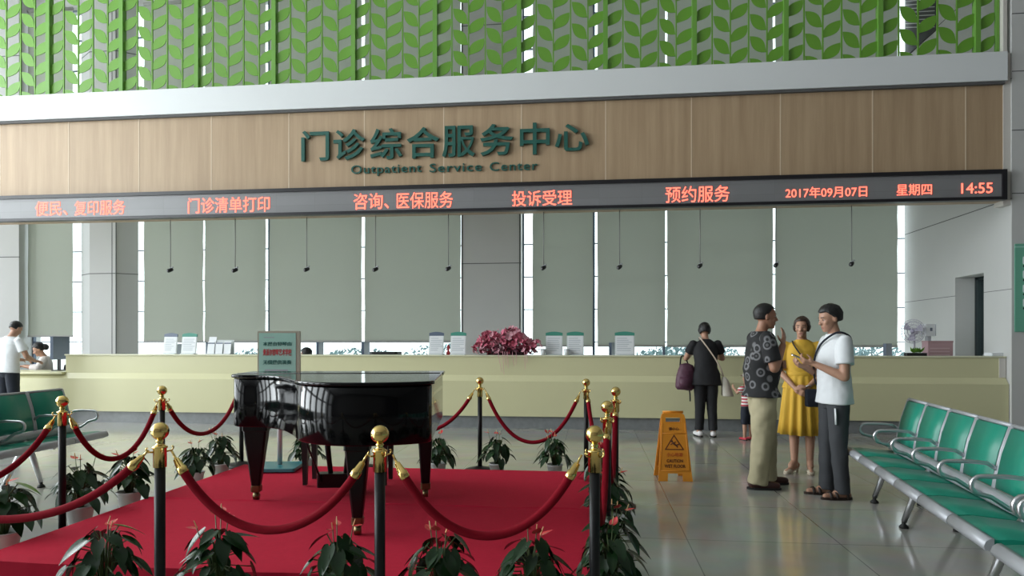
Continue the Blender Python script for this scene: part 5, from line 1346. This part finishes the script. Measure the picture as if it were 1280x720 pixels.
# the man at the left counter, seen from behind
xm = at(9, 420, 9.98).x
pF = figure('person', 'man in a white polo shirt seen from behind at the left picture edge', (xm, 10.0, 0), R(78), 0.99, dict(
    sw=0.195, hair='short', hpitch=28, hx=0.06, lean=5,
    armL=dict(el=(0.12, 0.26, 1.10), wr=(0.34, 0.15, 1.06), hd=(1, -.2, -.1), pn=(0, 0, -1), ts=1),
    armR=dict(el=(0.10, -0.275, 1.12), wr=(0.33, -0.17, 1.04), hd=(.9, .3, 0), pn=(0, .3, -.9), ts=-1),
    legL=dict(kn=(0.02, 0.10, 0.48), an=(0.0, 0.11, 0.075), toe=8), legR=dict(kn=(0.02, -0.10, 0.48), an=(0.0, -0.11, 0.075), toe=-8)))
top_garment(pF, 'white_polo', m_whitepolo, 0.86, 0.66, 0.024, 0.005, slr=0.074, sle=0.072, seed=14, flare=0.006)
trousers(pF, 'dark_trousers', m_navy, 0.05, 0.07, 0.018, 0.005, seed=15); shoes(pF, m_rubber)

# seated staff behind the counter
def office_chair(lab, x, y, rz):
    t = thing('office_chair', lab, 'chair', (x, y, 0), rz, 'staff chairs behind the counter')
    b = MB(); b.rbox(-0.22, 0.22, -0.22, 0.22, 0.385, 0.425, 0.06); b.build('seat', m_black, t, bevel=0.012)
    b = MB(); b.T = M.Translation((-0.24, 0, 0.5)) @ M.Rotation(R(-8), 4, 'Y'); b.rbox(-0.02, 0.02, -0.2, 0.2, 0.0, 0.42, 0.05, axis='x'); b.build('backrest', m_black, t)
    b = MB(); b.tube([(-0.15, 0, 0.38), (-0.25, 0, 0.38), (-0.25, 0, 0.6)], 0.015, 8); b.build('back_bar', m_black, t)
    b = MB(); b.tube([(0, 0, 0.07), (0, 0, 0.39)], 0.028, 12); b.build('column', m_chrome, t)
    b = MB()
    for k in range(5): a = 2 * pi * k / 5; b.tube([(0, 0, 0.085), (0.26 * cos(a), 0.26 * sin(a), 0.06)], [0.025, 0.016], 8); b.ball((0.26 * cos(a), 0.26 * sin(a), 0.03), 0.03, 10, 8)
    b.build('star_base', m_black, t)
    return t
rx = at(51, 436, YF + 1.05).x
seat_cfg = dict(fem=True, sw=0.165, dz=-0.37, legL=dict(kn=(0.40, 0.09, 0.53), an=(0.40, 0.09, 0.075)), legR=dict(kn=(0.40, -0.09, 0.53), an=(0.40, -0.09, 0.075)))
pG = figure('person', 'seated receptionist in a pale uniform with dark tied-back hair behind the low counter', (rx + 0.05, YF + 1.15, 0), R(215), 1.0, dict(seat_cfg, hair='full', bun=(-0.11, 0, 0.0), hpitch=18, hx=0.06, lean=6,
    armL=dict(el=(0.12, 0.25, 0.86), wr=(0.36, 0.10, 0.90), hd=(1, -.5, 0), pn=(0, 0, -1), ts=1), armR=dict(el=(0.12, -0.25, 0.86), wr=(0.36, -0.10, 0.90), hd=(1, .5, 0), pn=(0, 0, -1), ts=-1)))
m_uniform = mat('pale_pink_uniform', (0.66, 0.60, 0.58), 0.8)
top_garment(pG, 'uniform_blouse', m_uniform, 0.90, 1.5, 0.02, 0.005, slr=0.07, sle=0.062, seed=17); trousers(pG, 'uniform_trousers', m_uniform, 0.08, 0.07, 0.015, 0.004, seed=18); shoes(pG, m_shoewhite)
office_chair('black office chair under the receptionist at the low counter', rx + 0.05, YF + 1.15, R(215))
hx_ = at(376.5, 434, YF + 0.95).x
pH = figure('person', 'seated clerk whose dark-haired head shows beside the teal notice board', (hx_, YF + 1.2, 0), R(-170), 0.93, dict(seat_cfg, hair='bob', hpitch=5, hyaw=0,
    armL=dict(el=(0.12, 0.25, 0.86), wr=(0.34, 0.10, 0.84), hd=(1, -.5, 0), pn=(0, 0, -1), ts=1), armR=dict(el=(0.12, -0.25, 0.86), wr=(0.34, -0.10, 0.84), hd=(1, .5, 0), pn=(0, 0, -1), ts=-1)))
top_garment(pH, 'uniform_blouse', m_uniform, 0.90, 1.5, 0.02, 0.005, slr=0.07, sle=0.062, seed=19); trousers(pH, 'uniform_trousers', m_uniform, 0.08, 0.07, 0.015, 0.004, seed=20); shoes(pH, m_shoewhite)
office_chair('black office chair under the clerk behind the teal notice board', hx_, YF + 1.2, R(-170))

# ------------------------------------------------------------------ things carried by the people
def band(b, pts, r, n=6, flat=0.3):
    pts = [V(p) for p in pts]; out = []
    for i in range(len(pts) - 1):
        p0, p1, p2, p3 = pts[max(i - 1, 0)], pts[i], pts[i + 1], pts[min(i + 2, len(pts) - 1)]
        for k in range(5):
            u = k / 5; out.append(0.5 * (2 * p1 + (p2 - p0) * u + (2 * p0 - 5 * p1 + 4 * p2 - p3) * u * u + (3 * p1 - p0 - 3 * p2 + p3) * u ** 3))
    b.tube(out + [pts[-1]], r, n, True, flat)
# phone held by the man in white
t, S = pC[0], pC[1]; Wm = M.Translation(t.location) @ M.Rotation(t.rotation_euler.z, 4, 'Z') @ S
c = Wm @ V((0.325, 0.075, 1.235))
t = thing('mobile_phone', 'dark mobile phone held in the hand of the man in the white t-shirt', 'phone', tuple(c), R(184 - 12)); t.rotation_euler = (R(-8), R(-24), R(172))
b = MB(); b.rbox(-0.075, 0.075, -0.037, 0.037, -0.004, 0.004, 0.012); b.build('body', m_chrome, t)
b = MB(); b.rbox(-0.071, 0.071, -0.034, 0.034, 0.004, 0.0046, 0.01); b.build('screen', m_phone, t)
# his dark bag strap with a small bag at the far hip
t, S = pC[0], pC[1]; Wm = M.Translation(t.location) @ M.Rotation(t.rotation_euler.z, 4, 'Z')
t = thing('crossbody_bag', 'dark crossbody bag on a strap over the left shoulder of the man in white', 'bag', tuple(Wm @ V((0.05, -0.225, 0.86))), R(184))
loc0 = V((0.05, -0.225, 0.86))
b = MB(); b.rbox(-0.11, 0.11, -0.03, 0.03, -0.10, 0.06, 0.02, axis='y'); b.build('pouch', m_navy, t, bevel=0.01)
b = MB(); band(b, [V(p) - loc0 for p in ((0.05, -0.205, 0.92), (0.10, -0.17, 1.02), (0.135, -0.09, 1.18), (0.132, 0.02, 1.31), (0.092, 0.100, 1.385), (0.02, 0.122, 1.428), (-0.06, 0.112, 1.412), (-0.115, 0.08, 1.36), (-0.142, 0.0, 1.22), (-0.13, -0.12, 1.04), (-0.04, -0.20, 0.91))], 0.010); b.build('strap', m_navy, t)
# the black shoulder bag of the woman in yellow
t, S = pB[0], pB[1]; s_ = 0.915; Wm = M.Translation(t.location) @ M.Rotation(t.rotation_euler.z, 4, 'Z'); loc0 = V((-0.04, 0.245, 0.80))
t = thing('shoulder_bag', 'black shoulder bag with a diagonal strap at the hip of the woman in yellow', 'bag', tuple(Wm @ loc0), R(-108))
b = MB(); b.rbox(-0.05, 0.05, -0.03, 0.06, -0.20, 0.14, 0.02); b.rbox(-0.045, 0.045, -0.026, 0.056, 0.14, 0.16, 0.02); b.build('pouch', m_blackcloth, t, bevel=0.01)
b = MB(); band(b, [V(p) * s_ - loc0 for p in ((0.04, 0.235, 0.99), (0.128, 0.16, 1.10), (0.146, 0.06, 1.24), (0.138, -0.045, 1.385), (0.088, -0.088, 1.452), (0.03, -0.100, 1.478), (-0.03, -0.100, 1.472), (-0.09, -0.08, 1.455), (-0.125, 0.0, 1.33), (-0.125, 0.12, 1.13), (-0.05, 0.225, 0.99))], 0.011); b.build('strap', m_blackcloth, t)
# backpack hanging from the arm of the woman in black
t = pD[0]; Wm = M.Translation(t.location) @ M.Rotation(t.rotation_euler.z, 4, 'Z'); loc0 = V((0.02, 0.30, 0.66))
t = thing('backpack', 'plum backpack hanging at the left side of the woman in black', 'bag', tuple(Wm @ loc0), R(92))
b = MB(); b.T = M.Rotation(R(6), 4, 'X'); ell_loft(b, [(0.0, 0, 0.06, 0.10), (0.03, 0, 0.085, 0.13), (0.14, 0, 0.095, 0.135), (0.28, 0, 0.085, 0.12), (0.36, 0, 0.06, 0.09), (0.385, 0, 0.02, 0.03)]); me = fuse(b, 0.01, 2, 0.006, 12, 5); me.materials.append(m_purple); link('sack', me, t)
b = MB(); ell_loft(b, [(0.04, -0.07, 0.05, 0.08), (0.12, -0.078, 0.055, 0.085), (0.19, -0.07, 0.04, 0.075)]); b.build('front_pocket', m_purple, t)
b = MB(); band(b, [(0.06, 0.05, 0.33), (0.10, 0.03, 0.46), (0.12, -0.01, 0.482), (0.10, -0.05, 0.42), (0.06, -0.08, 0.30)], 0.012); band(b, [(0.0, -0.06, 0.04), (-0.02, -0.075, -0.05), (-0.01, -0.08, -0.16)], 0.011); b.build('straps', m_blackcloth, t)
# cream shoulder bag of the woman in black
loc0 = V((-0.02, -0.255, 0.72)); t = thing('shoulder_bag', 'cream shoulder bag on a diagonal beige strap behind the woman in black', 'bag', tuple(Wm @ loc0), R(92))
b = MB(); b.loft([[V((x * sx, y * sx + yo, z)) for x, y in ((-.05, -.055), (.05, -.055), (.06, 0), (.05, .05), (-.05, .05), (-.06, 0))] for z, sx, yo in ((-0.14, 1.25, -0.035), (-0.13, 1.35, -.035), (0.08, 0.85, 0), (0.13, 0.4, 0.01))], True); b.build('pouch', m_creambag, t, fixn=True)
b = MB(); s_ = .955; band(b, [V(p) * s_ - loc0 for p in ((-0.03, -0.245, 0.90), (-0.10, -0.19, 1.02), (-0.105, -0.10, 1.18), (-0.088, -0.0, 1.33), (-0.045, 0.065, 1.428), (0.045, 0.09, 1.478), (0.13, 0.07, 1.42), (0.165, -0.02, 1.26), (0.135, -0.14, 1.05), (0.0, -0.235, 0.90))], 0.013); b.build('strap', m_strap, t)

bpy.data.scenes.remove(SHOP)
